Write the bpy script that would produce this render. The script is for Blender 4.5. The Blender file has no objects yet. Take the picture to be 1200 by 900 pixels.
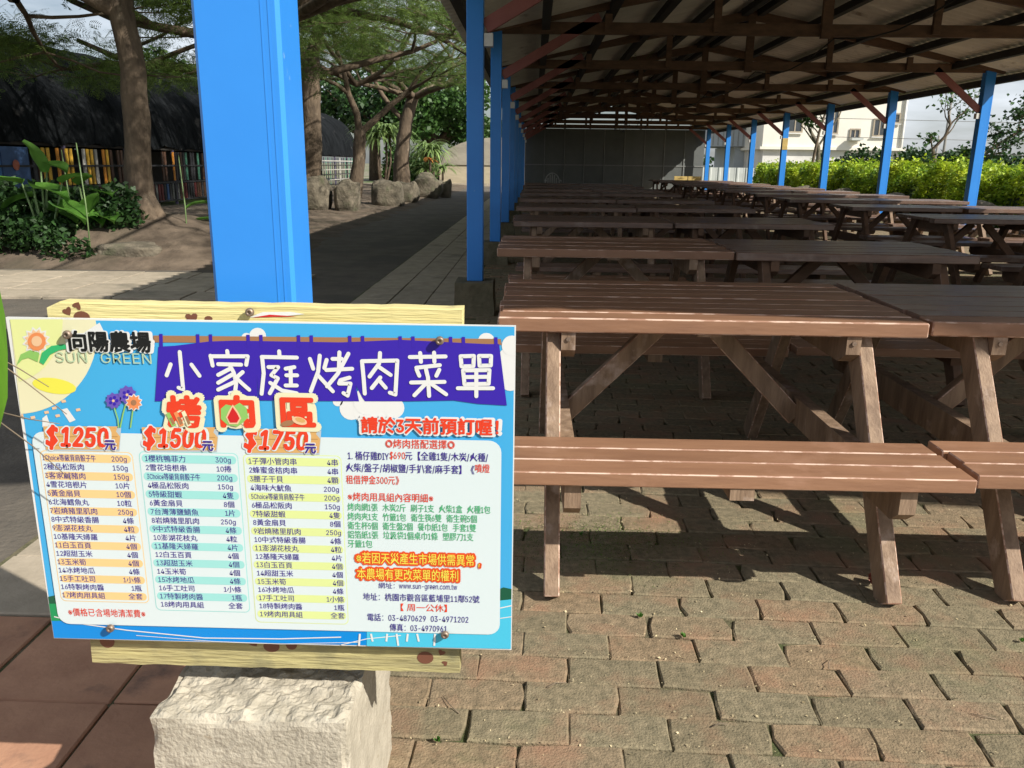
import bpy, math, random
import numpy as np
from mathutils import Vector, Matrix, noise as mnoise

S = bpy.context.scene
COL = S.collection

# ------------------------------------------------------------------ camera
cam_d = bpy.data.cameras.new("camera")
cam_d.sensor_width = 36.0
cam_d.lens = 28.8
cam_d.clip_end = 2000
cam_d.clip_start = 0.02
cam = bpy.data.objects.new("camera", cam_d)
COL.objects.link(cam)
cr = (0.99957764, 0.02643472, 0.0120726)
cu = (-0.01850793, 0.25878524, 0.96575756)
cf = (-0.02240532, 0.9655731, -0.25916519)
m = Matrix.Identity(4)
for i in range(3):
    m[i][0] = cr[i]; m[i][1] = cu[i]; m[i][2] = -cf[i]
m[0][3], m[1][3], m[2][3] = 0, 0, 1.15
cam.matrix_world = m
S.camera = cam

# ------------------------------------------------------------------ light
SX, SY = -1.12, 0.70                       # how far a shadow moves per metre of height
sdir = Vector((-SX, -SY, 1.0)).normalized()   # towards the sun
sun_el = math.asin(sdir.z)
sun_az = math.atan2(sdir.x, sdir.y)
W = bpy.data.worlds.new("World"); S.world = W; W.use_nodes = True
nt = W.node_tree; nt.nodes.clear()
wo = nt.nodes.new('ShaderNodeOutputWorld'); bg = nt.nodes.new('ShaderNodeBackground')
sky = nt.nodes.new('ShaderNodeTexSky'); sky.sky_type = 'NISHITA'; sky.sun_disc = False
sky.sun_elevation = sun_el; sky.sun_rotation = sun_az
sky.air_density = 1.0; sky.dust_density = 1.5; sky.ozone_density = 1.5
tc = nt.nodes.new('ShaderNodeTexCoord'); mp = nt.nodes.new('ShaderNodeMapping')
mp.inputs['Scale'].default_value = (1.0, 1.0, 4.0)
nz = nt.nodes.new('ShaderNodeTexNoise'); nz.inputs['Scale'].default_value = 2.2
nz.inputs['Detail'].default_value = 8; nz.inputs['Roughness'].default_value = .55
rp = nt.nodes.new('ShaderNodeValToRGB')
rp.color_ramp.elements[0].position = .42; rp.color_ramp.elements[0].color = (0.12, 0.12, 0.12, 1)
rp.color_ramp.elements[1].position = .66; rp.color_ramp.elements[1].color = (0.9, 0.9, 0.9, 1)
mx = nt.nodes.new('ShaderNodeMixRGB'); mx.inputs[2].default_value = (13.6, 14.4, 15.6, 1)
nt.links.new(tc.outputs['Generated'], mp.inputs[0]); nt.links.new(mp.outputs[0], nz.inputs[0])
nt.links.new(nz.outputs[0], rp.inputs[0]); nt.links.new(rp.outputs[0], mx.inputs[0])
nt.links.new(sky.outputs[0], mx.inputs[1]); nt.links.new(mx.outputs[0], bg.inputs[0])
bg.inputs[1].default_value = 0.056
nt.links.new(bg.outputs[0], wo.inputs[0])
sl = bpy.data.lights.new("sun", 'SUN'); sl.energy = 4.8; sl.angle = math.radians(.53); sl.color = (1, .95, .86)
so = bpy.data.objects.new("sun", sl); COL.objects.link(so)
so.rotation_euler = sdir.to_track_quat('Z', 'Y').to_euler(); so.location = (20, -15, 20)
S.view_settings.view_transform = 'Standard'; S.view_settings.look = 'None'
S.view_settings.exposure = 0.50; S.view_settings.gamma = 1.0
S.render.engine = 'CYCLES'
S.cycles.max_bounces = 8; S.cycles.diffuse_bounces = 5; S.cycles.transparent_max_bounces = 8

# ------------------------------------------------------------------ helpers
def R(seed): return random.Random(seed)
def tag(o, label=None, cat=None, group=None, kind=None):
    if label: o['label'] = label
    if cat: o['category'] = cat
    if group: o['group'] = group
    if kind: o['kind'] = kind
    return o
def empty(name, loc=(0, 0, 0), rz=0, parent=None):
    o = bpy.data.objects.new(name, None); COL.objects.link(o)
    o.location = loc; o.rotation_euler = (0, 0, rz); o.empty_display_size = .1
    if parent: o.parent = parent
    return o
def link(name, me, parent=None, loc=None, rot=None):
    o = bpy.data.objects.new(name, me); COL.objects.link(o)
    if parent: o.parent = parent
    if loc is not None: o.location = loc
    if rot is not None: o.rotation_euler = rot
    return o

class MB:
    def __init__(s): s.v = []; s.f = []; s.m = []; s.sm = []
    def add(s, vs, fs, mi=0, smooth=False):
        b = len(s.v); s.v += [tuple(v) for v in vs]
        for k, f in enumerate(fs):
            s.f.append([b + i for i in f]); s.m.append(mi if isinstance(mi, int) else mi[k]); s.sm.append(smooth)
        return s
    def box(s, x0, x1, y0, y1, z0, z1, mi=0, M=None):
        vs = [(x, y, z) for x in (x0, x1) for y in (y0, y1) for z in (z0, z1)]
        if M is not None: vs = [tuple(M @ Vector(v)) for v in vs]
        return s.add(vs, [(0, 1, 3, 2), (4, 6, 7, 5), (0, 4, 5, 1), (2, 3, 7, 6), (0, 2, 6, 4), (1, 5, 7, 3)], mi)
    def cbox(s, sx, sy, sz, c=.004, mi=0, me=1, M=None):
        """box centred at 0 with chamfered edges; chamfers take slot me (worn edges)"""
        hx, hy, hz = sx / 2, sy / 2, sz / 2
        vs = []; idx = {}
        for a in (-1, 1):
            for b in (-1, 1):
                for d in (-1, 1):
                    for ax in range(3):
                        h = [a * (hx - c), b * (hy - c), d * (hz - c)]
                        h[ax] = (a, b, d)[ax] * (hx, hy, hz)[ax]
                        idx[(a, b, d, ax)] = len(vs); vs.append(tuple(h))
        fs = []; ms = []
        for ax in range(3):
            o1, o2 = [(1, 2), (2, 0), (0, 1)][ax]
            for sg in (-1, 1):
                q = []
                for (p, r) in [(-1, -1), (1, -1), (1, 1), (-1, 1)]:
                    k = [0, 0, 0]; k[ax] = sg; k[o1] = p; k[o2] = r
                    q.append(idx[(k[0], k[1], k[2], ax)])
                if sg < 0: q.reverse()
                fs.append(q); ms.append(mi)
        for ax in range(3):
            o1, o2 = [(1, 2), (2, 0), (0, 1)][ax]
            for p in (-1, 1):
                for r in (-1, 1):
                    def I(e, w):
                        k = [0, 0, 0]; k[ax] = e; k[o1] = p; k[o2] = r
                        return idx[(k[0], k[1], k[2], w)]
                    q = [I(-1, o1), I(1, o1), I(1, o2), I(-1, o2)]
                    if p * r < 0: q.reverse()
                    fs.append(q); ms.append(me if ax != 9 else mi)
        for a in (-1, 1):
            for b in (-1, 1):
                for d in (-1, 1):
                    q = [idx[(a, b, d, k)] for k in range(3)]
                    if a * b * d < 0: q.reverse()
                    fs.append(q); ms.append(me)
        if M is not None: vs = [tuple(M @ Vector(v)) for v in vs]
        return s.add(vs, fs, ms)
    def beam(s, p0, p1, w, h, c=0, up=(0, 0, 1), mi=0, me=1):
        """timber from p0 to p1, w across, h in the up direction"""
        p0 = Vector(p0); p1 = Vector(p1); x = (p1 - p0); L = x.length; x.normalize()
        y = Vector(up).cross(x).normalized(); z = x.cross(y)
        M = Matrix((x, y, z)).transposed().to_4x4(); M.translation = (p0 + p1) / 2
        if c: s.cbox(L, w, h, c, mi, me, M)
        else: s.box(-L / 2, L / 2, -w / 2, w / 2, -h / 2, h / 2, mi, M)
        return s
    def tube(s, pts, rad, seg=8, mi=0, cap=True, smooth=True, ripple=0, rng=None):
        n = len(pts); pts = [Vector(p) for p in pts]; vs = []
        ref = Vector((0, 0, 1)) if abs((pts[-1] - pts[0]).normalized().z) < .8 else Vector((1, 0, 0))
        for i in range(n):
            d = (pts[min(i + 1, n - 1)] - pts[max(i - 1, 0)]).normalized()
            a = d.cross(ref).normalized(); b = d.cross(a)
            r = rad[i] if not isinstance(rad, (int, float)) else rad
            for k in range(seg):
                t = 2 * math.pi * k / seg
                rr = r * (1 + (ripple * (rng.random() - .5) if ripple else 0))
                vs.append(pts[i] + a * math.cos(t) * rr + b * math.sin(t) * rr)
        fs = [(i * seg + k, i * seg + (k + 1) % seg, (i + 1) * seg + (k + 1) % seg, (i + 1) * seg + k) for i in range(n - 1) for k in range(seg)]
        if cap: fs += [tuple(range(seg))[::-1], tuple(range((n - 1) * seg, n * seg))]
        return s.add(vs, fs, mi, smooth)
    def mesh(s, name, mats):
        me = bpy.data.meshes.new(name); me.from_pydata(s.v, [], s.f)
        for mt in (mats if isinstance(mats, (list, tuple)) else [mats]): me.materials.append(mt)
        me.polygons.foreach_set('material_index', s.m); me.polygons.foreach_set('use_smooth', s.sm)
        me.update(); return me
    def obj(s, name, mats, parent=None, loc=None, rot=None):
        return link(name, s.mesh(name, mats), parent, loc, rot)

def np_mesh(name, V, F, mats, mi=None, smooth=False):
    """V (n,3), F (m,k) numpy"""
    me = bpy.data.meshes.new(name); V = np.asarray(V, np.float32); F = np.asarray(F, np.int32); k = F.shape[1]
    me.vertices.add(len(V)); me.vertices.foreach_set('co', V.ravel())
    me.loops.add(F.size); me.loops.foreach_set('vertex_index', F.ravel())
    me.polygons.add(len(F)); me.polygons.foreach_set('loop_start', np.arange(len(F), dtype=np.int32) * k)
    for mt in (mats if isinstance(mats, (list, tuple)) else [mats]): me.materials.append(mt)
    if mi is not None: me.polygons.foreach_set('material_index', np.asarray(mi, np.int32))
    if smooth: me.polygons.foreach_set('use_smooth', np.ones(len(F), bool))
    me.update(calc_edges=True); me.validate(); return me
def frames(n, rs, flat=.5, droop=0.0):
    """n random orthonormal frames; rows = local axes; flat: how level the leaves lie"""
    nr = rs.normal(size=(n, 3)); nr[:, 2] = nr[:, 2] * (1 - flat) + flat * 2.2; nr /= np.linalg.norm(nr, axis=1)[:, None]
    x = rs.normal(size=(n, 3)); x[:, 2] = x[:, 2] * .5 - droop
    x -= nr * (x * nr).sum(1)[:, None]; x /= np.linalg.norm(x, axis=1)[:, None] + 1e-9
    y = np.cross(nr, x); return np.stack([x, y, nr], 1)
def scatter(tv, tf, pos, fr, sc):
    tv = np.asarray(tv, float); tf = np.asarray(tf, int); n = len(pos)
    V = np.einsum('vk,nkj->nvj', tv, fr) * np.asarray(sc).reshape(-1, 1, 1) + pos[:, None, :]
    F = tf[None] + (np.arange(n) * len(tv))[:, None, None]
    return V.reshape(-1, 3), F.reshape(-1, tf.shape[1])
LEAF_V = [(0, 0, 0), (.45, .3, .06), (1, 0, -.08), (.45, -.3, .06)]; LEAF_F = [(0, 1, 2, 3)]
# feathery frond : a stalk with pairs of narrow leaflets
fv = []; ff = []
for k in range(7):
    x = .12 + k * .13; L = .34 * (1 - abs(k - 2.5) / 7)
    for sg in (-1, 1):
        b = len(fv); fv += [(x, 0, -.1 * x * x), (x + .05, sg * L * .5, .0 - .1 * x * x), (x + .09, sg * L, -.06 - .1 * x * x), (x + .08, sg * L * .4, -.02 - .1 * x * x)]
        ff.append((b, b + 1, b + 2, b + 3))
FROND_V, FROND_F = fv, ff

# ------------------------------------------------------------------ materials
def mat(name, c1, c2=None, rough=.7, scale=8, stretch=(1, 1, 1), bump=.0, bscale=60, spec=.4, c3=None, s3=2.0, t3=(.5, .65),
        coord='OBJECT', rnd=.0, trans=0, detail=5, t1=(.35, .65), metal=0, isl=0.0, bdist=.004):
    mt = bpy.data.materials.new(name); mt.use_nodes = True; n = mt.node_tree.nodes; l = mt.node_tree.links
    b = n['Principled BSDF']; b.inputs['Roughness'].default_value = rough; b.inputs['Specular IOR Level'].default_value = spec
    b.inputs['Metallic'].default_value = metal
    if coord == 'WORLD': src = n.new('ShaderNodeNewGeometry').outputs['Position']
    else: src = n.new('ShaderNodeTexCoord').outputs['Object']
    oi = n.new('ShaderNodeObjectInfo')
    ad = n.new('ShaderNodeVectorMath'); ad.operation = 'ADD'; l.new(src, ad.inputs[0])
    if coord != 'WORLD':
        cm = n.new('ShaderNodeCombineXYZ'); mu = n.new('ShaderNodeMath'); mu.operation = 'MULTIPLY'; mu.inputs[1].default_value = 37
        l.new(oi.outputs['Random'], mu.inputs[0]); [l.new(mu.outputs[0], cm.inputs[i]) for i in range(3)]; l.new(cm.outputs[0], ad.inputs[1])
    mpn = n.new('ShaderNodeMapping'); mpn.inputs['Scale'].default_value = stretch; l.new(ad.outputs[0], mpn.inputs[0])
    t = n.new('ShaderNodeTexNoise'); t.inputs['Scale'].default_value = scale; t.inputs['Detail'].default_value = detail; t.inputs['Roughness'].default_value = .62
    l.new(mpn.outputs[0], t.inputs[0])
    r = n.new('ShaderNodeValToRGB'); c2 = c2 or tuple(x * .75 for x in c1)
    r.color_ramp.elements[0].position = t1[0]; r.color_ramp.elements[0].color = (*c2, 1)
    r.color_ramp.elements[1].position = t1[1]; r.color_ramp.elements[1].color = (*c1, 1)
    l.new(t.outputs[0], r.inputs[0]); out = r.outputs[0]
    if c3:
        t2 = n.new('ShaderNodeTexNoise'); t2.inputs['Scale'].default_value = s3; t2.inputs['Detail'].default_value = 6; t2.inputs['Roughness'].default_value = .6
        l.new(ad.outputs[0], t2.inputs[0])
        r2 = n.new('ShaderNodeValToRGB'); r2.color_ramp.elements[0].position = t3[0]; r2.color_ramp.elements[0].color = (0, 0, 0, 1)
        r2.color_ramp.elements[1].position = t3[1]; r2.color_ramp.elements[1].color = (1, 1, 1, 1)
        m2 = n.new('ShaderNodeMixRGB'); m2.inputs[2].default_value = (*c3, 1)
        l.new(t2.outputs[0], r2.inputs[0]); l.new(r2.outputs[0], m2.inputs[0]); l.new(out, m2.inputs[1]); out = m2.outputs[0]
    if rnd or isl:
        hv = n.new('ShaderNodeHueSaturation'); mr = n.new('ShaderNodeMapRange')
        a = rnd or isl; mr.inputs['To Min'].default_value = 1 - a; mr.inputs['To Max'].default_value = 1 + a
        l.new(oi.outputs['Random'] if rnd else n.new('ShaderNodeNewGeometry').outputs['Random Per Island'], mr.inputs['Value'])
        l.new(mr.outputs[0], hv.inputs['Value']); l.new(out, hv.inputs['Color']); out = hv.outputs[0]
    l.new(out, b.inputs['Base Color'])
    if bump:
        t4 = n.new('ShaderNodeTexNoise'); t4.inputs['Scale'].default_value = bscale; t4.inputs['Detail'].default_value = 6
        l.new(mpn.outputs[0], t4.inputs[0]); bp = n.new('ShaderNodeBump'); bp.inputs['Strength'].default_value = bump; bp.inputs['Distance'].default_value = bdist
        l.new(t4.outputs[0], bp.inputs['Height']); l.new(bp.outputs[0], b.inputs['Normal'])
    if trans:
        o = n['Material Output']; tr = n.new('ShaderNodeBsdfTranslucent'); ms = n.new('ShaderNodeMixShader'); ms.inputs[0].default_value = trans
        l.new(out, tr.inputs[0]); l.new(b.outputs[0], ms.inputs[1]); l.new(tr.outputs[0], ms.inputs[2]); l.new(ms.outputs[0], o.inputs[0])
    return mt

def lin(r, g, b, k=1.0):
    f = lambda c: ((c / 255 + .055) / 1.055) ** 2.4 if c > 10 else c / 255 / 12.92
    return tuple(min(.95, f(c) * k) for c in (r, g, b))

M = {}
M['paint'] = mat('brown_paint', (.31, .166, .097), (.24, .125, .074), rough=.42, scale=5, stretch=(.6, 4, 4), bump=.25, bscale=30, rnd=.10, c3=(.36, .20, .13), s3=7, t3=(.56, .74), spec=.5)
M['wornedge'] = mat('worn_wood_edge', (.60, .43, .34), (.34, .19, .13), rough=.7, scale=14, stretch=(1, 3, 3), t1=(.47, .56), rnd=.05)
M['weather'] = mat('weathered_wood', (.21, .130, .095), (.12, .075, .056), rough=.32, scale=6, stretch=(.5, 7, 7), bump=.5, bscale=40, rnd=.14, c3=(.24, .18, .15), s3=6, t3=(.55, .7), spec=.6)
M['wornedge2'] = mat('weathered_wood_edge', (.24, .15, .11), (.13, .075, .05), rough=.7, scale=14, t1=(.4, .6))
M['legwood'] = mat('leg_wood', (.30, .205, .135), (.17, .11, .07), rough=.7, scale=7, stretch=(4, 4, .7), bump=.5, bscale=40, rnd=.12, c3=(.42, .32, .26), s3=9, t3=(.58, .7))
M['blue'] = mat('blue_paint', (.035, .27, .80), (.03, .24, .74), rough=.33, scale=2.5, bump=.06, bscale=25, spec=.5, c3=(.17, .40, .76), s3=30, t3=(.68, .73), coord='WORLD', t1=(.3, .7))
M['conc'] = mat('rough_concrete', (.47, .425, .34), (.34, .305, .24), rough=.95, scale=18, bump=.8, bscale=160, c3=(.30, .25, .18), s3=34, t3=(.63, .70), bdist=.004, coord='WORLD')
M['conc2'] = mat('mossy_concrete', (.20, .17, .11), (.11, .10, .06), rough=.95, scale=9, bump=.8, bscale=40, bdist=.01)
M['yellow'] = mat('yellow_plank_paint', (.70, .62, .30), (.60, .51, .22), rough=.75, scale=9, stretch=(.5, 5, 9), bump=.7, bscale=28, c3=(.40, .34, .18), s3=17, t3=(.63, .73))
M['yellow2'] = mat('worn_yellow_plank', (.50, .44, .20), (.30, .26, .13), rough=.85, scale=14, stretch=(.6, 5, 7), bump=.9, bscale=30, c3=(.24, .22, .12), s3=15, t3=(.5, .7))
M['tim'] = mat('roof_timber', (.17, .095, .057), (.10, .06, .038), rough=.75, scale=5, stretch=(1, 1, 3), bump=.4, rnd=.12, coord='WORLD')
M['pink'] = mat('pink_brace_paint', (.34, .13, .12), (.27, .10, .09), rough=.7, scale=6, bump=.3, coord='WORLD')
M['purl'] = mat('purlin_steel', (.045, .04, .035), rough=.8, scale=5, coord='WORLD')
M['sheet'] = mat('roof_sheet_metal', (.78, .72, .63), (.62, .57, .49), rough=.55, scale=1.5, coord='WORLD', c3=(.30, .24, .18), s3=3, t3=(.6, .75), rnd=.06)
M['panel'] = mat('grey_wall_panel', (.155, .165, .16), (.125, .135, .13), rough=.6, scale=2, coord='WORLD', rnd=.10)
M['rib'] = mat('wall_rib', (.30, .31, .30), rough=.6)
M['chair'] = mat('chair_plastic', (.42, .42, .40), rough=.5)
M['white'] = mat('white_plastic', (.75, .75, .72), rough=.4)
M['soil'] = mat('bare_soil', (.165, .125, .09), (.085, .063, .045), rough=1, scale=2.5, bump=.9, bscale=9, coord='WORLD', c3=(.10, .08, .055), s3=1.1, t3=(.5, .62), bdist=.03)
M['asph'] = mat('old_asphalt', (.145, .125, .10), (.095, .082, .067), rough=.95, scale=3, bump=.8, bscale=45, coord='WORLD', c3=(.095, .085, .07), s3=.8, t3=(.5, .6), bdist=.01)
M['grnd'] = mat('ground', (.25, .22, .16), (.15, .14, .09), rough=1, scale=.6, bump=.5, bscale=4, coord='WORLD', c3=(.09, .13, .04), s3=.15, t3=(.5, .6))
M['bed'] = mat('joint_sand', (.17, .145, .09), (.09, .08, .045), rough=1, scale=25, bump=1, bscale=120, coord='WORLD', c3=(.07, .085, .03), s3=5, t3=(.45, .6), bdist=.006)
M['slabg'] = mat('grey_slab', (.42, .355, .27), (.33, .28, .21), rough=.92, scale=9, bump=.5, bscale=90, coord='WORLD', rnd=.10, c3=(.24, .21, .16), s3=2.3, t3=(.55, .68))
M['slabr'] = mat('red_slab', (.50, .275, .17), (.40, .21, .13), rough=.9, scale=9, bump=.4, bscale=90, coord='WORLD', rnd=.13, c3=(.19, .12, .09), s3=5, t3=(.56, .7))
M['bark'] = mat('tree_bark', (.17, .125, .085), (.075, .055, .038), rough=.95, scale=7, stretch=(1, 1, .35), bump=1, bscale=22, coord='WORLD', c3=(.27, .22, .16), s3=3, t3=(.60, .72), bdist=.02)
M['rock'] = mat('boulder_stone', (.20, .17, .125), (.09, .078, .057), rough=.95, scale=4, bump=1, bscale=18, coord='WORLD', c3=(.10, .10, .06), s3=2.6, t3=(.52, .66), bdist=.02)
M['frond'] = mat('feathery_leaf', (.17, .25, .05), (.085, .15, .03), rough=.6, scale=1.2, coord='WORLD', isl=.35, trans=.45)
M['leaf'] = mat('green_leaf', (.07, .15, .03), (.035, .085, .018), rough=.5, scale=2, coord='WORLD', isl=.4, trans=.3)
M['leafd'] = mat('dark_leaf', (.035, .085, .02), (.018, .05, .012), rough=.5, scale=2, coord='WORLD', isl=.4, trans=.2)
M['hedge'] = mat('hedge_leaf', (.55, .62, .04), (.28, .44, .03), rough=.5, scale=1.8, coord='WORLD', isl=.4, trans=.35, c3=(.13, .27, .03), s3=1.6, t3=(.5, .66))
M['taro'] = mat('large_leaf_green', (.11, .25, .04), (.06, .16, .025), rough=.4, scale=6, trans=.3, isl=.2)
M['stem'] = mat('pale_green_stem', (.20, .30, .12), rough=.5)
M['twig'] = mat('twig', (.22, .17, .12), rough=.8)
M['net'] = mat('shade_net', (.014, .016, .018), (.005, .006, .007), rough=1, spec=.08, scale=2.2, stretch=(.5, 2.2, .6), coord='WORLD', c3=(.085, .08, .078), s3=1.6, t3=(.62, .76), bump=.8, bscale=5, bdist=.05)
M['cream'] = mat('cream_wall', (.80, .76, .67), (.73, .69, .61), rough=.85, scale=.8, coord='WORLD')
M['whitew'] = mat('white_wall', (.74, .72, .68), rough=.85, scale=.8, coord='WORLD')
M['greyw'] = mat('grey_corrugated_wall', (.42, .45, .47), (.36, .39, .41), rough=.6, scale=.8, coord='WORLD')
M['glass'] = mat('dark_window', (.05, .06, .07), rough=.15, spec=.8)
M['dome'] = mat('weathered_shell', (.38, .34, .27), (.28, .25, .20), rough=.9, scale=1.1, stretch=(1, 1, 3), coord='WORLD', c3=(.22, .20, .16), s3=1, t3=(.55, .7))
M['domew'] = mat('beige_block_wall', (.50, .43, .30), (.40, .34, .24), rough=.9, scale=1.5, stretch=(1, 1, 4), coord='WORLD')
M['fence'] = mat('pale_metal_fence', (.56, .58, .55), (.45, .47, .45), rough=.5, scale=1, coord='WORLD')
M['pole'] = mat('utility_pole', (.30, .29, .27), rough=.9)
M['gold'] = mat('cardboard_yellow', (.62, .45, .16), rough=.8)
M['screw'] = mat('rusty_screw', (.34, .25, .19), (.18, .14, .11), rough=.5, scale=200, metal=.6)
M['litter'] = mat('dry_leaf_bits', (.50, .42, .26), (.28, .22, .12), rough=.9, isl=.5)
def flat(n, c, rough=.38):
    c = tuple(x * .80 for x in c)
    return mat('print_' + n, c, tuple(x * .985 for x in c), rough=rough, scale=3, spec=.35, detail=1)
P = {
 'sky': flat('sky_blue', lin(72, 180, 238)), 'yel': flat('pale_yellow', lin(238, 244, 170)), 'yel2': flat('yellow', lin(246, 240, 90)),
 'white': flat('white', (.86, .87, .86)), 'cream': flat('cream', lin(242, 238, 200)), 'or': flat('orange', lin(242, 150, 95)), 'pk': flat('pale_orange', lin(247, 205, 165)),
 'grn': flat('green', lin(60, 190, 120)), 'lgrn': flat('light_green', lin(150, 205, 110)), 'pan': flat('panel_white', lin(226, 240, 243)),
 'pur': flat('purple', lin(62, 38, 178)), 'brn': flat('brown', lin(170, 125, 90)), 'red': flat('red', lin(238, 70, 42)), 'navy': flat('navy', lin(66, 44, 150)),
 'ink': flat('black', lin(30, 32, 34)), 's1': flat('peach_stripe', lin(250, 214, 150)), 's2': flat('aqua_stripe', lin(165, 232, 228)), 's3': flat('lime_stripe', lin(230, 244, 165)),
 'wood': flat('price_wood', lin(226, 178, 112)), 'wood2': flat('price_wood_line', lin(180, 130, 75)), 'tgrn': flat('text_green', lin(85, 190, 130)),
 'dblue': flat('deep_blue', lin(0, 145, 232)), 'cy': flat('cyan', lin(80, 205, 240)), 'dgrn': flat('tree_green', lin(30, 95, 70)), 'hill': flat('hill_green', lin(30, 155, 95)),
 'oo': flat('outline_orange', lin(238, 90, 40)), 'ty': flat('text_yellow', lin(255, 232, 90)), 'meat': flat('meat_red', lin(215, 40, 45)), 'paw': flat('blotch_brown', lin(140, 92, 74, .8)),
 'vio': flat('violet', lin(110, 90, 190)), 'sgt': flat('pale_print', lin(190, 215, 180)), 'shad': flat('wood_shadow_tone', lin(190, 205, 215)),
}
# ------------------------------------------------------------------ ground
def sheet(name, x0, x1, y0, y1, z, mt, nx=1, ny=1, fn=None):
    xs = np.linspace(x0, x1, nx + 1); ys = np.linspace(y0, y1, ny + 1)
    V = [(x, y, z + (fn(x, y) if fn else 0)) for y in ys for x in xs]
    F = [(j * (nx + 1) + i, j * (nx + 1) + i + 1, (j + 1) * (nx + 1) + i + 1, (j + 1) * (nx + 1) + i) for j in range(ny) for i in range(nx)]
    o = link(name, np_mesh(name, V, F, mt, smooth=bool(fn)))
    tag(o, kind='structure'); return o
sheet('ground', -600, 600, -300, 900, -.05, M['grnd'])
sheet('joint_bed', -1.56, 8.7, -.6, 34.2, -.0085, M['bed'])
sheet('lane', -9.3, -1.56, -2, 46, -.012, M['asph'], 40, 120, lambda x, y: .008 * mnoise.noise(Vector((x, y, 0))))

# pavers --------------------------------------------------------------
pave = empty('brick_pavement'); tag(pave, kind='structure')
ROT = math.radians(-1.6); L0, W0 = .213, .1045
M['brick'] = mat('brick_paver', (.27, .225, .15), (.15, .13, .085), rough=.95, scale=42, detail=10, bump=.95, bscale=190, coord='WORLD', rnd=.0, c3=(.265, .175, .115), s3=5.5, t3=(.50, .68), bdist=.004)
# per-brick tint and moss patches
def brick_extra(mt, island):
    n = mt.node_tree.nodes; l = mt.node_tree.links; b = n['Principled BSDF']
    src = b.inputs['Base Color'].links[0].from_socket
    g = n.new('ShaderNodeNewGeometry'); oi = n.new('ShaderNodeObjectInfo')
    rn = g.outputs['Random Per Island'] if island else oi.outputs['Random']
    r = n.new('ShaderNodeValToRGB'); r.color_ramp.interpolation = 'LINEAR'
    e = r.color_ramp.elements; e[0].position = 0; e[0].color = (.88, .86, .80, 1); e[1].position = 1; e[1].color = (1.08, 1.0, .96, 1)
    x = e.new(.45); x.color = (1.0, 1.0, .95, 1); x = e.new(.75); x.color = (1.10, .95, .87, 1)
    l.new(rn, r.inputs[0]); mu = n.new('ShaderNodeMixRGB'); mu.blend_type = 'MULTIPLY'; mu.inputs[0].default_value = 1
    l.new(src, mu.inputs[1]); l.new(r.outputs[0], mu.inputs[2])
    t = n.new('ShaderNodeTexNoise'); t.inputs['Scale'].default_value = 1.3; t.inputs['Detail'].default_value = 8; t.inputs['Roughness'].default_value = .7
    l.new(g.outputs['Position'], t.inputs[0])
    rr = n.new('ShaderNodeValToRGB'); rr.color_ramp.elements[0].position = .54; rr.color_ramp.elements[0].color = (0, 0, 0, 1); rr.color_ramp.elements[1].position = .74; rr.color_ramp.elements[1].color = (.8, .8, .8, 1)
    l.new(t.outputs[0], rr.inputs[0]); m2 = n.new('ShaderNodeMixRGB'); m2.inputs[2].default_value = (.165, .175, .085, 1)
    l.new(rr.outputs[0], m2.inputs[0]); l.new(mu.outputs[0], m2.inputs[1]); l.new(m2.outputs[0], b.inputs['Base Color'])
brick_extra(M['brick'], False)
M['bricks'] = M['brick'].copy(); M['bricks'].name = 'brick_paver_mass'
_n = M['bricks'].node_tree
for nd in list(_n.nodes):
    if nd.bl_idname == 'ShaderNodeObjectInfo':
        for lk in list(nd.outputs['Random'].links):
            if lk.to_node.bl_idname == 'ShaderNodeValToRGB':
                g = _n.nodes.new('ShaderNodeNewGeometry'); _n.links.new(g.outputs['Random Per Island'], lk.to_socket)
def brick_geo(rng, L=L0, Wd=W0, fine=True):
    hx, hy = L / 2 - .0004 - rng.random() ** 3 * .004, Wd / 2 - .0003 - rng.random() * .001
    if not fine:
        vs = [(-hx, -hy, 0), (hx, -hy, 0), (hx, hy, 0), (-hx, hy, 0)]
        vs = vs + [(x, y, -.03) for x, y, z in vs]
        return vs, [(0, 1, 2, 3), (0, 4, 5, 1), (1, 5, 6, 2), (2, 6, 7, 3), (3, 7, 4, 0)]
    j = lambda a=.0018: (rng.random() - .5) * 2 * a
    o = [(-hx, -hy), (-hx * .35, -hy), (hx * .3, -hy), (hx, -hy), (hx, 0), (hx, hy), (hx * .35, hy), (-hx * .3, hy), (-hx, hy), (-hx, 0)]
    o = [(x + j(.0024) * (1 if abs(x) > hx * .9 else 4), y + j(.0015)) for x, y in o]
    for ci_ in (0, 3, 5, 8):
        if rng.random() < .30: x_, y_ = o[ci_]; o[ci_] = (x_ - math.copysign(rng.uniform(.003, .012), x_), y_ - math.copysign(rng.uniform(.002, .007), y_))
    c = .0032; N = 10
    top = [(x * (1 - c / hx * (1 + rng.random() * .8)), y * (1 - c / hy * (1 + rng.random() * .6)), j(.001)) for x, y in o]
    mid = [(x, y, -.0032 + j(.001)) for x, y in o]; bot = [(x, y, -.04) for x, y in o]
    vs = top + mid + bot; fs = [tuple(range(N))]
    for k in range(N):
        q = (k + 1) % N; fs += [(N + k, N + q, q, k), (2 * N + k, 2 * N + q, N + q, N + k)]
    return vs, fs
rg = R(5)
BM = []
for k in range(14):
    mb = MB(); v, f = brick_geo(rg); mb.add(v, f); BM.append(mb.mesh('brick', M['brick']))
cR, sR = math.cos(ROT), math.sin(ROT)
cand = []
row = 0; y = -.6
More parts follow.
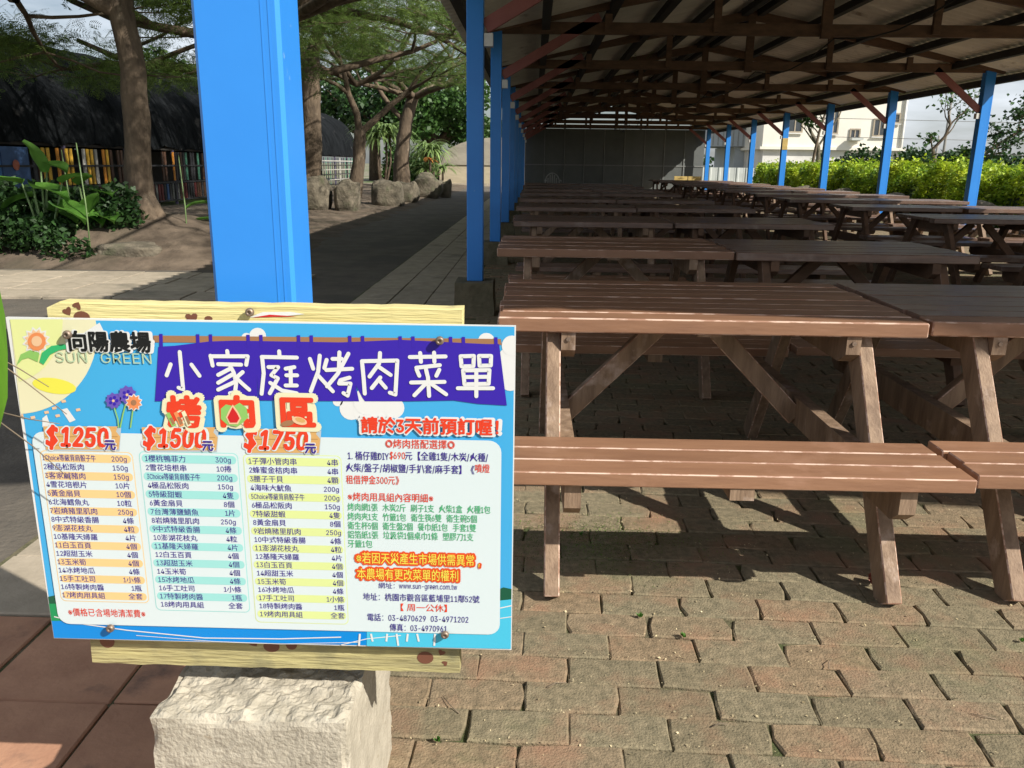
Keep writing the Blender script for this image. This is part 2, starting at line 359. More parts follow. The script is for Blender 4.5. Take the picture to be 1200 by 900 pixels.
for row in range(0, 345):
    yy = -.6 + row * W0; off = (row % 2) * L0 / 2 + rg.random() * .03
    for k in range(44):
        xx = -.45 + off + k * L0 + (rg.random() - .5) * .004
        X = xx * cR - (yy) * sR; Y = xx * sR + yy * cR
        X -= yy * math.sin(-ROT) * 1.0     # keep the field square to the posts
        if X < -.56 or X > 8.6 or Y > 34: continue
        cand.append((X, Y))
def inview(X, Y):
    d = Vector((X, Y, -1.15)); z = d.dot(Vector(cf)); x = d.dot(Vector(cr)); yv = d.dot(Vector(cu))
    return z > 0 and abs(x) < z * .66 and abs(yv) < z * .5
near = sorted([c for c in cand if inview(*c) and not (c[0] < -.2 and c[1] < 1.6)], key=lambda c: c[0] ** 2 + c[1] ** 2)[:300]
ns = set(near)
for (X, Y) in near:
    o = link('brick', BM[rg.randrange(14)], pave, (X, Y, (rg.random() - .5) * .005), ((rg.random() - .5) * .018, (rg.random() - .5) * .014, ROT + (rg.random() - .5) * .02 + (math.pi if rg.random() < .5 else 0)))
mb = MB()
for (X, Y) in cand:
    if (X, Y) in ns: continue
    v, f = brick_geo(rg, fine=Y < 9)
    dz = (rg.random() - .5) * .004; a = ROT + (rg.random() - .5) * .02; ca, sa = math.cos(a), math.sin(a)
    mb.add([(X + x * ca - y * sa, Y + x * sa + y * ca, z + dz) for x, y, z in v], f)
o = mb.obj('far_bricks', M['bricks'], pave); tag(o, kind='stuff')

# slab path -----------------------------------------------------------
path = empty('slab_path'); tag(path, kind='structure')
edges = [(-1.545, -1.222), (-1.222, -.907), (-.907, -.592)]
SM = {}
for key in ('slabg', 'slabr'):
    SM[key] = []
    for k in range(3):
        b = MB(); b.cbox(.308, .318, .05, .004, 0, 0, Matrix.Translation((0, 0, -.025))); SM[key].append(b.mesh('paving_slab', M[key]))
fg, fr_ = MB(), MB()
for ci, (a, b) in enumerate(edges):
    for r in range(-3, 108):
        Y = .555 + r * .325 + .1625 + (0 if ci else .02); X = (a + b) / 2
        red = (ci > 0 and r < 6) or (ci == 0 and r in (3,)) or (r < 1)
        rz = (rg.random() - .5) * .012; dz = (rg.random() - .5) * .005
        if -1 <= r < 22: link('paving_slab', SM['slabr' if red else 'slabg'][ci], path, (X, Y, dz), ((rg.random() - .5) * .012, (rg.random() - .5) * .012, rz))
        else: (fr_ if red else fg).box(X - .153, X + .153, Y - .158, Y + .158, -.04, dz)
o = fg.obj('far_slabs', M['slabg'], path); tag(o, kind='stuff')
o = fr_.obj('near_slabs', M['slabr'], path); tag(o, kind='stuff')
# light concrete strip crossing the lane
strip = empty('light_slab_strip'); tag(strip, kind='structure')
for i in range(7):
    for j in range(4):
        mb = MB(); mb.cbox(.58, .40, .04, .004, 0, 0)
        mb.obj('paving_slab', M['slabg'], strip, (-6.3 + i * .6 + j * .05, 7.05 + j * .42, -.008 + (rg.random() - .5) * .006), (0, 0, .04))

# soil mound under the trees ------------------------------------------
def hump(x, y):
    d1 = math.exp(-((x + 5.0) / 1.6) ** 2 - ((y - 10.6) / 1.5) ** 2) * .42
    d2 = .10 * math.exp(-((x + 5.6) / 1.8) ** 2)
    fade = min(1, max(0, (y - 8.7) / .9)) * min(1, max(0, (-2.9 - x) / .9))
    return (d1 + d2) * fade + .045 * fade * mnoise.noise(Vector((x * 1.6, y * 1.6, 3))) + .03 * fade * mnoise.noise(Vector((x * 5, y * 5, 1))) - (1 - fade) * .03
sheet('soil_bank', -9.4, -2.8, 8.6, 46, .0, M['soil'], 90, 300, hump)

# scattered litter between pavers -------------------------------------
rs = np.random.RandomState(3)
n = 9000; px_ = rs.uniform(-.3, 3.2, n); py_ = 1.2 + 3.4 * rs.rand(n) ** 1.6
snap = rs.rand(n) < .62
py_[snap] = np.round((py_[snap] + .6) / W0) * W0 - .6 - W0 / 2 + rs.normal(0, .004, snap.sum())
fr = frames(n, rs, .9); V, F = scatter(LEAF_V, LEAF_F, np.stack([px_, py_, np.full(n, .003)], 1), fr, rs.uniform(.002, .0045, n) + .007 * rs.rand(n) ** 6)
o = link('leaf_litter', np_mesh('leaf_litter', V, F, M['litter'])); tag(o, 'tiny dry leaf bits scattered over the brick pavement', 'litter', kind='stuff')

n = 5200; gx = .22 + rs.normal(0, .17, n); gy = 2.38 + rs.normal(0, .10, n)
V, F = scatter(LEAF_V, LEAF_F, np.stack([gx, gy, np.full(n, .002)], 1), frames(n, rs, .8), rs.uniform(.0025, .006, n))
M['moss'] = mat('moss', (.10, .17, .03), (.06, .10, .02), rough=1, isl=.5)
o = link('moss', np_mesh('moss', V, F, M['moss'])); tag(o, 'green moss film on the bricks under the left end of the bench', 'moss', kind='stuff')
for k, (x, y, a, L_) in enumerate(((.05, 1.62, .4, .05), (-.14, 1.52, 2.2, .07), (.72, 1.72, 1.1, .045), (1.02, 1.55, 2.8, .05), (.40, 1.50, .2, .035))):
    b = MB(); b.tube([(0, 0, .003), (L_ * .5, .004, .006), (L_, 0, .003)], [.0013, .0011, .0007], 5); o = b.obj('dry_twig', [M['twig']], None, (x, y, .001), (0, 0, a))
    tag(o, ['thin dry twig on the bricks right of the board corner', 'longest dry twig, lying beside the concrete block', 'short twig in front of the bench middle', 'twig at the lower right on the sunny bricks', 'shortest twig near the lower edge of the photo'][k], 'twig')
# ------------------------------------------------------------------ pavilion
pav = empty('pavilion', (3.18, 18, 0)); 
tag(pav, 'long open barbecue pavilion with blue posts, timber trusses and a corrugated roof', 'pavilion')
bpy.context.view_layer.update()
PINV = Matrix.Translation((-3.18, -18, 0))
def pp(mb, name, mats, parent=None):
    o = mb.obj(name, mats, parent or pav)
    if parent is None or parent is pav: o.location = (-3.18, -18, 0)
    return o
XL, XR, XM = -.45, 6.8, 3.18
ZE, ZT = 2.56, 3.42
Ys = [6.46 + 3.4 * k for k in range(9)]
PM = {}
def post(x, y, w=.125, d=.115, z0=.26, top=2.60):
    b = MB()
    h = top - z0
    b.cbox(w, d, h, .006, 0, 0, Matrix.Translation((x, y, z0 + h / 2)))
    if w > .13 or y < 7:     # pressed seams along the steel box
        for dx in (.016, .027):
            b.box(x + w / 2 - dx - .001, x + w / 2 - dx + .001, y - d / 2 - .0006, y - d / 2 + .002, z0 + .01, top - .01)
    return pp(b, 'post', M['blue'])
def footing(x, y, s=.3, h=.26):
    b = MB(); rr = R(int(x * 100 + y * 10)); nseg = 5
    # rough block: subdivided box with jitter
    vs = []; fs = []
    for k in range(4):
        z = -.04 + (h + .04) * k / 3; q = s / 2 * (1 + .03 * (3 - k) / 3)
        ring = []
        for (ax, ay) in [(-1, -1), (0, -1), (1, -1), (1, 0), (1, 1), (0, 1), (-1, 1), (-1, 0)]:
            ring.append((x + ax * q + (rr.random() - .5) * .012, y + ay * q + (rr.random() - .5) * .012, z + (rr.random() - .5) * .01))
        vs += ring
    for k in range(3):
        for i in range(8): fs.append((k * 8 + i, k * 8 + (i + 1) % 8, (k + 1) * 8 + (i + 1) % 8, (k + 1) * 8 + i))
    fs.append(tuple(range(24, 32))); b.add(vs, fs); return pp(b, 'footing', M['conc2'])
def truss(y, braces=True):
    c = .004
    b = MB(); b.beam((XL - .12, y, ZE + .06), (XR + .12, y, ZE + .06), .05, .125, 0, mi=0); pp(b, 'tie_beam', M['tim'])
    for sx in (-1, 1):
        e = XL - .2 if sx < 0 else XR + .2
        b = MB(); b.beam((e, y - .055, ZE + .04), (XM, y - .055, ZT - .10), .055, .13); pp(b, 'rafter', M['tim'])
        for fr2 in (.33, .66):
            x = XM + sx * 3.62 * fr2; zt = ZT - .10 - (ZT - ZE) * fr2
            b = MB(); b.box(x - .04, x + .04, y - .085, y - .03 - .001, ZE + .02, max(ZE + .2, zt)); pp(b, 'hanger', M['tim'])
        if round(y * 10) % 2 == 0: b = MB(); b.beam((XM + sx * .15, y + .04, ZE + .13), (XM + sx * 1.15, y + .04, ZT - .38), .045, .07); pp(b, 'strut', M['tim'])
    b = MB(); b.box(XM - .055, XM + .055, y - .09, y - .026, ZE - .03, ZT - .08); pp(b, 'king_post', M['tim'])
    if braces:
        b = MB(); b.beam((XL + .07, y, 2.12), (XL + 1.15, y, 2.74), .05, .10); pp(b, 'brace', M['pink'])
        b = MB(); b.beam((XR - .07, y, 2.02), (XR - .80, y, 2.60), .05, .09); pp(b, 'brace', M['pink'])
        b = MB(); b.box(XL + .066, XL + .13, y - .05, y + .03, 1.98, 2.07); pp(b, 'cleat', M['white'])
        b = MB(); b.box(XR - .125, XR - .066, y - .05, y + .03, 1.90, 1.98); pp(b, 'cleat', M['white'])
for y in Ys:
    post(XL, y); footing(XL, y)
    post(XR, y, .148, .13); footing(XR, y)
    truss(y)
# front pair: the big blue post and its chipped concrete block
FX, FY = -.443, 1.355
post(FX - .004, FY, .132, .11, .32, 2.6)
post(XR, FY, .138, .11, .245, 2.6); footing(XR, FY)
truss(FY, False)
# chipped block, dense mesh
def rough_block(x0, x1, y0, y1, z0, z1, seed):
    rs_ = R(seed); vs = []; fs = []; b = MB(); n = 26
    off = Vector((seed, 0, 0))
    def disp(p, nrm):
        e = 0
        dx = min(abs(p.x - x0), abs(p.x - x1)); dy = min(abs(p.y - y0), abs(p.y - y1)); dz = abs(p.z - z1)
        a = sorted([dx, dy, dz])
        k = mnoise.noise(p * 14 + off) * .0022 + mnoise.noise(p * 90 + off) * .0012
        if nrm.z > .5: k += mnoise.noise(p * 20 + off) * .004 + max(0, mnoise.noise(p * 48 + off)) * .010 - max(0, mnoise.noise(p * 70 - off)) * .007
        k *= min(1, max(0, a[1]) / .006)
        cx = Vector(((x0 + x1) / 2, (y0 + y1) / 2, (z0 + z1) / 2)) - p
        ch = max(0, .012 - a[1]) / .012
        kk = max(0, mnoise.noise(p * 26 + off * 2) + .25) * .016 * ch
        return p + Vector((math.copysign(k, 1) * nrm.x, k * nrm.y, k * nrm.z)) + cx.normalized() * kk
    def face(o, u, v, nu, nv, nrm):
        base = len(vs)
        for j in range(nv + 1):
            for i in range(nu + 1):
                p = Vector(o) + Vector(u) * i / nu + Vector(v) * j / nv
                vs.append(disp(p, Vector(nrm)))
        for j in range(nv):
            for i in range(nu):
                fs.append((base + j * (nu + 1) + i, base + j * (nu + 1) + i + 1, base + (j + 1) * (nu + 1) + i + 1, base + (j + 1) * (nu + 1) + i))
    dx, dy, dz = x1 - x0, y1 - y0, z1 - z0
    face((x0, y0, z0), (dx, 0, 0), (0, 0, dz), 56, 44, (0, -1, 0))
    face((x1, y0, z0), (0, dy, 0), (0, 0, dz), 44, 44, (1, 0, 0))
    face((x1, y1, z0), (-dx, 0, 0), (0, 0, dz), 20, 20, (0, 1, 0))
    face((x0, y1, z0), (0, -dy, 0), (0, 0, dz), 44, 44, (-1, 0, 0))
    face((x0, y0, z1), (dx, 0, 0), (0, dy, 0), 56, 56, (0, 0, 1))
    b.add(vs, fs, 0, False); return b
o = pp(rough_block(-.57, -.268, 1.057, 1.42, -.03, .33, 7), 'footing', M['conc']); tag(o, 'pale chipped concrete block under the front post')

for k in range(8):
    y0, y1 = Ys[k], Ys[k + 1]; b = MB(); b.tube([(XM + .12, y0 + (y1 - y0) * t / 6, ZE - .02 - .16 * math.sin(math.pi * t / 6)) for t in range(7)], .008, 5); pp(b, 'cable', M['purl'])
# purlins and eave boards
for k in range(6):
    for sx in (-1, 1):
        fr2 = [.03, .22, .41, .60, .79, .985][k]; x = XM + sx * 3.9 * fr2; z = ZT - .02 - (ZT - ZE) * fr2 * 3.9 / 3.62 - .02
        b = MB(); b.box(x - .045, x + .045, .68, 34.2, z - .05, z + .045); pp(b, 'purlin', M['purl'])
for x, y0, y1, zz in ((XL, 1.3, 34, ZE + .17), (XR, 1.3, 34, ZE + .17)):
    b = MB(); b.box(x - .04, x + .04, y0, y1, zz - .045, zz + .03); pp(b, 'purlin', M['purl'])
# corrugated sheets
RY0, RY1 = .60, 34.4
nsh = 40; sw = (RY1 - RY0) / nsh
vs = []; fs = []
nc = 40
RX = 4.02
for i in range(nc + 1):
    t = i / nc; yy = -sw / 2 - .01 + (sw + .02) * t; zz = .024 * math.sin(t * 2 * math.pi * 5)
    vs += [(0, yy, zz), (RX, yy, zz - RX * (ZT - ZE) / 3.62), (0, yy, zz + .0015), (RX, yy, zz + .0015 - RX * (ZT - ZE) / 3.62)]
for i in range(nc):
    a = i * 4; c_ = a + 4
    fs += [(a, a + 1, c_ + 1, c_), (a + 2, c_ + 2, c_ + 3, a + 3), (a + 1, a + 3, c_ + 3, c_ + 1)]
sm = bpy.data.meshes.new('roof_sheet'); sm.from_pydata(vs, [], fs); sm.materials.append(M['sheet']); sm.update()
for k in range(nsh):
    for sx in (0, 1):
        o = link('roof_sheet', sm, pav); o.location = (0, RY0 + sw * (k + .5) - 18, ZT + .055 + (k % 2) * .002)
        o.rotation_euler = (0, 0, math.pi * sx)
b = MB(); b.beam((XM, RY0, ZT + .085), (XM, RY1, ZT + .085), .26, .012); pp(b, 'ridge_cap', M['sheet'])
# rear wall
YW = 34.05
nb = 9
for i in range(nb):
    xa = XL + .05 + (XR - XL - .1) * i / nb; xb = XL + .05 + (XR - XL - .1) * (i + 1) / nb
    for (z0, z1) in ((.02, 1.13), (1.17, ZE - .02)):
        b = MB(); b.box(xa + .012, xb - .012, YW, YW + .03, z0, z1); pp(b, 'wall_panel', M['panel'])
    if i: b = MB(); b.box(xa - .014, xa + .014, YW - .03, YW + .04, 0, ZE - .02); pp(b, 'wall_rib', M['rib'])
b = MB(); b.box(XL, XR, YW - .02, YW + .035, 1.13, 1.17); pp(b, 'wall_rail', M['rib'])
for zz in (ZE, ZE + .27, ZE + .52):
    hw = 3.62 * (1 - (zz - ZE) / (ZT - ZE)); b = MB(); b.box(XM - hw, XM + hw, YW - .02, YW + .05, zz - .01, zz + .035); pp(b, 'wall_rail', M['purl'])
for k in range(-3, 4):
    x = XM + k * 1.0; zt = ZT - (ZT - ZE) * abs(x - XM) / 3.62
    b = MB(); b.box(x - .04, x + .04, YW - .05, YW - .021, ZE - .02, zt); pp(b, 'gable_stud', M['purl'])

# ------------------------------------------------------------------ picnic tables
LT = 1.245
def mk(fn, name, mats):
    b = MB(); fn(b); return b.mesh(name, mats)
def table_meshes(tag_, wood, edge, legm, detail=True):
    d = {}
    d['slat'] = [mk(lambda b, L=L: b.cbox(L, .0965, .028, .0024), 'table_slat', [wood, edge]) for L in (LT, LT - .012, LT + .008)]
    d['fascia'] = mk(lambda b: b.cbox(LT + .004, .096, .044, .004), 'table_slat', [wood, edge])
    d['bench'] = [mk(lambda b, L=L: b.cbox(L, .087, .036, .0028), 'bench_slat', [wood, edge]) for L in (1.19, 1.18, 1.2)]
    def leg(b):
        b.beam((0, -.735, 0), (0, -.30, .69), .042, .086, .003, up=(0, 1, 0))
    d['leg'] = mk(leg, 'leg', [legm, edge])
    def xb(b, hl, z0, z1, ch):
        w = .021
        prof = [(-hl, z1), (-hl, z1 - (z1 - z0) * .68), (-hl + ch * .6, z0), (hl - ch * .6, z0), (hl, z1 - (z1 - z0) * .68), (hl, z1)]
        vs = [(-w, y, z) for y, z in prof] + [(w, y, z) for y, z in prof]; n = 6
        b.add(vs, [tuple(range(n)), tuple(range(n, 2 * n))[::-1]] + [(i, i + n, (i + 1) % n + n, (i + 1) % n) for i in range(n)])
    d['xb'] = mk(lambda b: xb(b, .85, .285, .382, .07), 'cross_beam', [legm, edge])
    d['xt'] = mk(lambda b: xb(b, .398, .59, .69, .09), 'cross_beam', [legm, edge])
    d['ct'] = mk(lambda b: b.box(-.035, .035, -.37, .37, .662, .691), 'cleat', [legm])
    d['cb'] = mk(lambda b: b.box(-.03, .03, -.13, .13, .352, .3835), 'cleat', [legm])
    d['br'] = mk(lambda b: b.beam((-.40, 0, .31), (-.06, 0, .655), .042, .062, .003), 'brace', [legm, edge])
    return d
TA = table_meshes('a', M['paint'], M['wornedge'], M['legwood'])
TB = table_meshes('b', M['weather'], M['wornedge2'], M['tim'])
TC = table_meshes('c', M['weather'], M['wornedge2'], M['legwood'])
BSH = 0.0      # how far a table's benches sit off centre
def plan(rng):
    """list of (name, mesh key, index, loc, rot) of a table's parts"""
    out = []
    for k in range(8):
        y = -.36 + k * .103
        j = (rng.random() - .5) * .012
        if k == 0: out.append(('table_slat', 'fascia', None, (j * .3, y, .698), (0, 0, 0)))
        else: out.append(('table_slat', 'slat', k % 3, (j, y, .706 + (rng.random() - .5) * .002), (0, 0, 0)))
    for sy in (-1, 1):
        for k in range(3):
            out.append(('bench_slat', 'bench', k, (BSH + (rng.random() - .5) * .012, sy * (.645 + k * .091), .402 + (rng.random() - .5) * .002), (0, 0, 0)))
        out.append(('cleat', 'cb', None, (.0, sy * .736, 0), (0, 0, 0)))
    for sx in (-1, 1):
        out.append(('leg', 'leg', None, (sx * .46, 0, 0), (0, 0, 0))); out.append(('leg', 'leg', None, (sx * .46, 0, 0), (0, 0, math.pi)))
        out.append(('cross_beam', 'xb', None, (sx * .417, 0, 0), (0, 0, 0)))
        out.append(('cross_beam', 'xt', None, (sx * .417, 0, 0), (0, 0, 0)))
        out.append(('brace', 'br', None, (0, 0, 0), (0, 0, 0 if sx < 0 else math.pi)))
    out.append(('cleat', 'ct', None, (0, 0, 0), (0, 0, 0)))
    return out
def joined(T, rng):
    V = []; F = []; MI = []; mats = []
    for nm, k, i, loc, rot in plan(rng):
        me = T[k][i] if i is not None else T[k]
        Mx = Matrix.Translation(loc) @ Matrix.Rotation(rot[2], 4, 'Z'); b = len(V)
        V += [tuple(Mx @ v.co) for v in me.vertices]
        for p_ in me.polygons:
            F.append([b + q for q in p_.vertices])
            mt = me.materials[min(p_.material_index, len(me.materials) - 1)]
            if mt not in mats: mats.append(mt)
            MI.append(mats.index(mt))
    me = bpy.data.meshes.new('picnic_table'); me.from_pydata(V, [], F)
    for mt in mats: me.materials.append(mt)
    me.polygons.foreach_set('material_index', MI); me.update(); return me
TB1 = dict(TB); TB1['fascia'] = TA['fascia']; TB1['bench'] = TA['bench']; TB1['leg'] = TA['leg']; TB1['xt'] = TA['xt']; TB1['xb'] = TA['xb']; TB1['br'] = TA['br']
JB, JC = joined(TB, R(1)), joined(TC, R(2))
ORD = ['front', 'second', 'third', 'fourth', 'fifth', 'sixth', 'seventh', 'eighth', 'ninth', 'tenth', 'eleventh']
GRP = 'picnic tables standing in rows under the pavilion'
rt = R(11)
def table(cx, ynear, rz, T, J, label, parts=True):
    cy = ynear + .41
    if parts:
        t = empty('picnic_table', (cx, cy, 0), rz)
        for nm, k, i, loc, rot in plan(rt):
            link(nm, T[k][i] if i is not None else T[k], t, loc, rot)
        if ynear < 3:
            for sx in (-1, 1):
                for sy in (-1, 1):
                    b = MB(); b.tube([(0, 0, 0), (0, sy * .004, 0)], .007, 8, smooth=False)
                    b.obj('bolt', [M['screw']], t, (sx * .417, sy * .399, .655)); b = MB(); b.tube([(0, 0, 0), (0, sy * .004, 0)], .007, 8, smooth=False); b.obj('bolt', [M['screw']], t, (sx * .46, sy * (.553 + .04), .36))
    else:
        t = link('picnic_table', J, None, (cx, cy, 0), (0, 0, rz))
    tag(t, label, 'picnic table', GRP); return t
A_rows = [2.355, 4.36, 6.55, 8.75, 10.9, 13.1, 15.3, 17.5, 19.7]
for i, y in enumerate(A_rows):
    ax = [.525, .435, .46, .45, .44, .42, .43, .4, .41][i]
    la = f"brown slatted picnic table in the {ORD[i]} row, left column beside the blue posts"
    lb = f"weathered picnic table in the {ORD[i]} row, second column, touching its left neighbour"
    if i == 0:
        la = 'red-brown slatted picnic table in the foreground, just right of the menu board'
        lb = 'weathered picnic table in the foreground, cut by the right edge of the photo'
    BSH = -.035 if i == 0 else 0
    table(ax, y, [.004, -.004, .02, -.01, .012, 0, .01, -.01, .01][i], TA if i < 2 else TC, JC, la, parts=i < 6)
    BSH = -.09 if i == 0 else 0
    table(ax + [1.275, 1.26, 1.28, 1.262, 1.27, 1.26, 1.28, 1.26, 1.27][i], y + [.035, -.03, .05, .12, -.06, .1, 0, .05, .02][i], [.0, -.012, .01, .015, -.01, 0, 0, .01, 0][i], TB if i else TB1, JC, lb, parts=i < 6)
BSH = 0
C_rows = [5.5, 7.65, 9.75, 11.85, 13.95, 16.05, 18.15, 20.25, 22.35, 24.4, 26.4]
for i, y in enumerate(C_rows):
    dx = [0, .0, .06, -.05, .05, 0, .1, -.04, .06, 0, .05][i]
    table(4.25 + dx, y, [0, .01, -.01, .01, 0, .01, -.01, .01, 0, 0, 0][i], TB, JB, f"dark picnic table in the {ORD[i]} row right of the aisle, inner column beside it", parts=i < 4)
    table(5.53 + dx, y + [0, .1, -.06, .05, .1, 0, .1, -.05, 0, .1, 0][i], [0, -.01, .01, 0, .01, 0, 0, 0, .01, 0, 0][i], TC, JC, f"brown picnic table in the {ORD[i]} row right of the aisle, outer column nearest the hedge", parts=i < 4)

# ------------------------------------------------------------------ menu board
BY = 1.118
HA = ((0.0010412267082, 1.92790980e-05, -0.6558169349), (2.7536161774e-05, -2.6956795800e-04, 1.07035698), (1.2575623158e-05, -1.00599745e-03, 0.18598828918))
def BP(x, y):
    """layout units of the print -> (x, z) on the board plane"""
    a = [r[0] * x + r[1] * y + r[2] for r in HA]
    return (BY * a[0] / a[1], 1.15 + BY * a[2] / a[1])
sign = empty('menu_board', (-.38, 1.13, .42))
tag(sign, 'big blue and white barbecue menu board screwed to two yellow planks on the front post', 'menu board')
def sp(mb, name, mats, parent=None):
    o = mb.obj(name, mats, parent or sign)
    if parent is None: o.location = (.38, -1.13, -.42)
    return o
BX0, BX1, BZ0, BZ1 = -.7395, -.0215, .4235, .9335
b = MB(); b.box(BX0, BX1, 1.118, 1.123, BZ0, BZ1); panel = sp(b, 'board_sheet', [P['white']])
def clipu(p): return (min(max(p[0], BX0 + .0012), BX1 - .0012), min(max(p[1], BZ0 + .0012), BZ1 - .0012))
def poly(pts, mt, layer, name='print_shape', conv=True, parent=None, clip=True):
    q = [BP(*p) for p in pts] if conv else list(pts)
    if clip: q = [clipu(p) for p in q]
    y = BY - .0003 * layer
    area = sum(q[i][0] * q[(i + 1) % len(q)][1] - q[(i + 1) % len(q)][0] * q[i][1] for i in range(len(q)))
    if area < 0: q = q[::-1]
    b = MB(); b.add([(x, y, z) for x, z in q], [tuple(range(len(q)))])
    return sp(b, name, [P[mt]], parent)
def circ(cx, cy, r, ry=None, n=20, a0=0, a1=360, rot=0):
    ry = ry or r; o = []
    for k in range(n + (0 if a1 - a0 >= 360 else 1)):
        t = math.radians(a0 + (a1 - a0) * k / n); x, y = r * math.cos(t), ry * math.sin(t); c, s = math.cos(rot), math.sin(rot)
        o.append((cx + x * c - y * s, cy + x * s + y * c))
    return o
def rrect(x0, z0, x1, z1, r, n=5):
    o = []
    for cx, cz, a in ((x1 - r, z1 - r, 0), (x0 + r, z1 - r, 90), (x0 + r, z0 + r, 180), (x1 - r, z0 + r, 270)):
        for k in range(n + 1):
            t = math.radians(a + 90 * k / n); o.append((cx + r * math.cos(t), cz + r * math.sin(t)))
    return o
def stroke(mb, pts, w, layer, rnd=True, conv=True):
    q = [BP(*p) for p in pts] if conv else pts; y = BY - .0003 * layer
    for i in range(len(q) - 1):
        (x0, z0), (x1, z1) = q[i], q[i + 1]; L = math.hypot(x1 - x0, z1 - z0) or 1e-6; nx, nz = -(z1 - z0) / L * w / 2, (x1 - x0) / L * w / 2
        mb.add([(x0 - nx, y, z0 - nz), (x1 - nx, y, z1 - nz), (x1 + nx, y, z1 + nz), (x0 + nx, y, z0 + nz)], [(0, 1, 2, 3)])
    if rnd:
        for k, (x, z) in enumerate(q):
            yy = y - .00002 * (k % 3 + 1); mb.add([(x + w / 2 * math.cos(t * math.pi / 5), yy, z + w / 2 * math.sin(t * math.pi / 5)) for t in range(10)], [tuple(range(10))])
# --- background art
poly([(12, 374), (603, 380), (600, 760), (57, 748)], 'sky', 1, clip=True)
poly([(12, 374)] + [(20 + 94 * math.cos(math.radians(a)), 392 + 93 * math.sin(math.radians(a))) for a in range(-12, 92, 6)] + [(22, 484)], 'cream', 2)
poly([(12, 374)] + [(12 + 62 * math.cos(math.radians(a)), 374 + 74 * math.sin(math.radians(a))) for a in range(0, 88, 8)], 'yel', 3)
poly(circ(64, 452, 26, 9, rot=.15), 'yel2', 3)
poly([(95, 392), (117, 378), (122, 388), (100, 399)], 'white', 2.5); poly([(72, 480), (79, 478), (89, 492), (82, 495)], 'white', 2.5)
poly([(50, 490), (55, 486), (60, 500), (50, 500)], 'white', 2.6)
for (x, y) in ((25, 487), (39, 489), (55, 483), (64, 478), (75, 470), (68, 487), (92, 480)): poly([(x - 3, y - 1), (x + 2, y - 2), (x + 3, y + 1), (x - 2, y + 2)], 'pk', 3)
# little sun logo
sunp = []
for k in range(24):
    t = k * math.pi / 12; r = 17 if k % 2 else 12.5; sunp.append((43 + r * math.cos(t), 399 + r * math.sin(t)))
poly(sunp, 'white', 4); poly([(43 + (x - 43) * .82, 399 + (y - 399) * .82) for x, y in sunp], 'pk', 5)
poly(circ(44, 400, 10.5), 'or', 6); poly(circ(44, 399.5, 6.2), 'pk', 7)
poly([(20, 428), (25, 415), (36, 410), (47, 413), (45, 424), (34, 419), (27, 421)], 'lgrn', 5)
poly([(47, 424), (50, 413), (61, 405), (75, 403), (86, 407), (70, 410), (60, 415), (52, 427)], 'grn', 6)
# logo words
TXT = []
import os
import os, re
try: LATIN = bpy.data.fonts.load(os.path.join(bpy.utils.system_resource('DATAFILES', path='fonts'), 'Inter.woff2'))   # ships inside Blender
except Exception: LATIN = None
def seg_text(s, shear=0):
    """list of (object, x offset in em) : latin runs in the plain latin face, the rest in the default face"""
    out = []; cur = 0
    for q in re.findall(r'[$]|[!-#%-~]+|[ ]+|[^ -~]+', s):
        if q[0] == ' ': cur += .32 * len(q); continue
        c = bpy.data.curves.new('t', 'FONT'); c.body = q; c.size = 1; c.resolution_u = 1; c.shear = shear
        lat = ord(q[0]) < 127 and q != '$'
        if lat and LATIN: c.font = LATIN
        o = bpy.data.objects.new('t', c); COL.objects.link(o); out.append((o, cur, lat))
        cur += (.64 * sum(.45 if ch in '.,/1!i-:' else 1 for ch in q) if lat else (.5 if q == '$' else len(q)))
    return out
def txt(s, x, cy, em, mt, layer, w=None, al='L', off=0.0, shear=0, name='lettering', parent=None, vadj=0, gx=0):
    o = seg_text(s, shear)
    TXT.append((o, s, x, cy, em, mt, layer, w, al, off, name, parent, vadj))
txt('向陽農場', 80, 399, 25, 'white', 8, w=100, off=.085); txt('向陽農場', 82, 399, 25, 'ink', 10, w=95, off=.035)
txt('SUN  GREEN', 66, 418, 17, 'sgt', 7, w=112, off=-.0)
# clouds
def cloud(cs, layer=2):
    for i, (x, y, r) in enumerate(cs): poly(circ(x, y, r), 'white', layer + .2 * i)
cloud([(302, 394, 10), (289, 396, 6)]); cloud([(570, 400, 10)]); cloud([(598, 420, 14), (590, 434, 16), (598, 446, 12), (600, 405, 12)])
cloud([(412, 478, 14), (428, 482, 14), (445, 478, 14), (462, 478, 12), (430, 470, 16)]); cloud([(396, 470, 6)])
# flower bunches
for (cx, cy, rr_) in ((134, 469, 8), (150, 462, 9)):
    poly([(cx + rr_ * (1 + .25 * (k % 2)) * math.cos(k * math.pi / 9), cy + rr_ * (1 + .25 * (k % 2)) * math.sin(k * math.pi / 9)) for k in range(18)], 'vio', 9)
    for a in range(5): poly(circ(cx + 4 * math.cos(a * 1.26), cy + 4 * math.sin(a * 1.26), 2, n=8), 'pur', 9.5)
    poly(circ(cx, cy, 1.6, n=8), 'pk', 10)
b = MB(); stroke(b, [(134, 474), (139, 490), (140, 500)], .002, 8); stroke(b, [(150, 467), (145, 485), (142, 500)], .002, 8); stroke(b, [(158, 470), (156, 485), (154, 500)], .002, 8); sp(b, 'print_shape', [P['lgrn']])
poly([(158 + (10.5 if k % 2 else 8) * math.cos(k * math.pi / 10), 471 + (10.5 if k % 2 else 8) * math.sin(k * math.pi / 10)) for k in range(20)], 'white', 10)
poly([(158 + (9.5 if k % 2 else 6.5) * math.cos(k * math.pi / 10), 471 + (9.5 if k % 2 else 6.5) * math.sin(k * math.pi / 10)) for k in range(20)], 'or', 11); poly(circ(158, 471, 3.4, n=12), 'brn', 12)
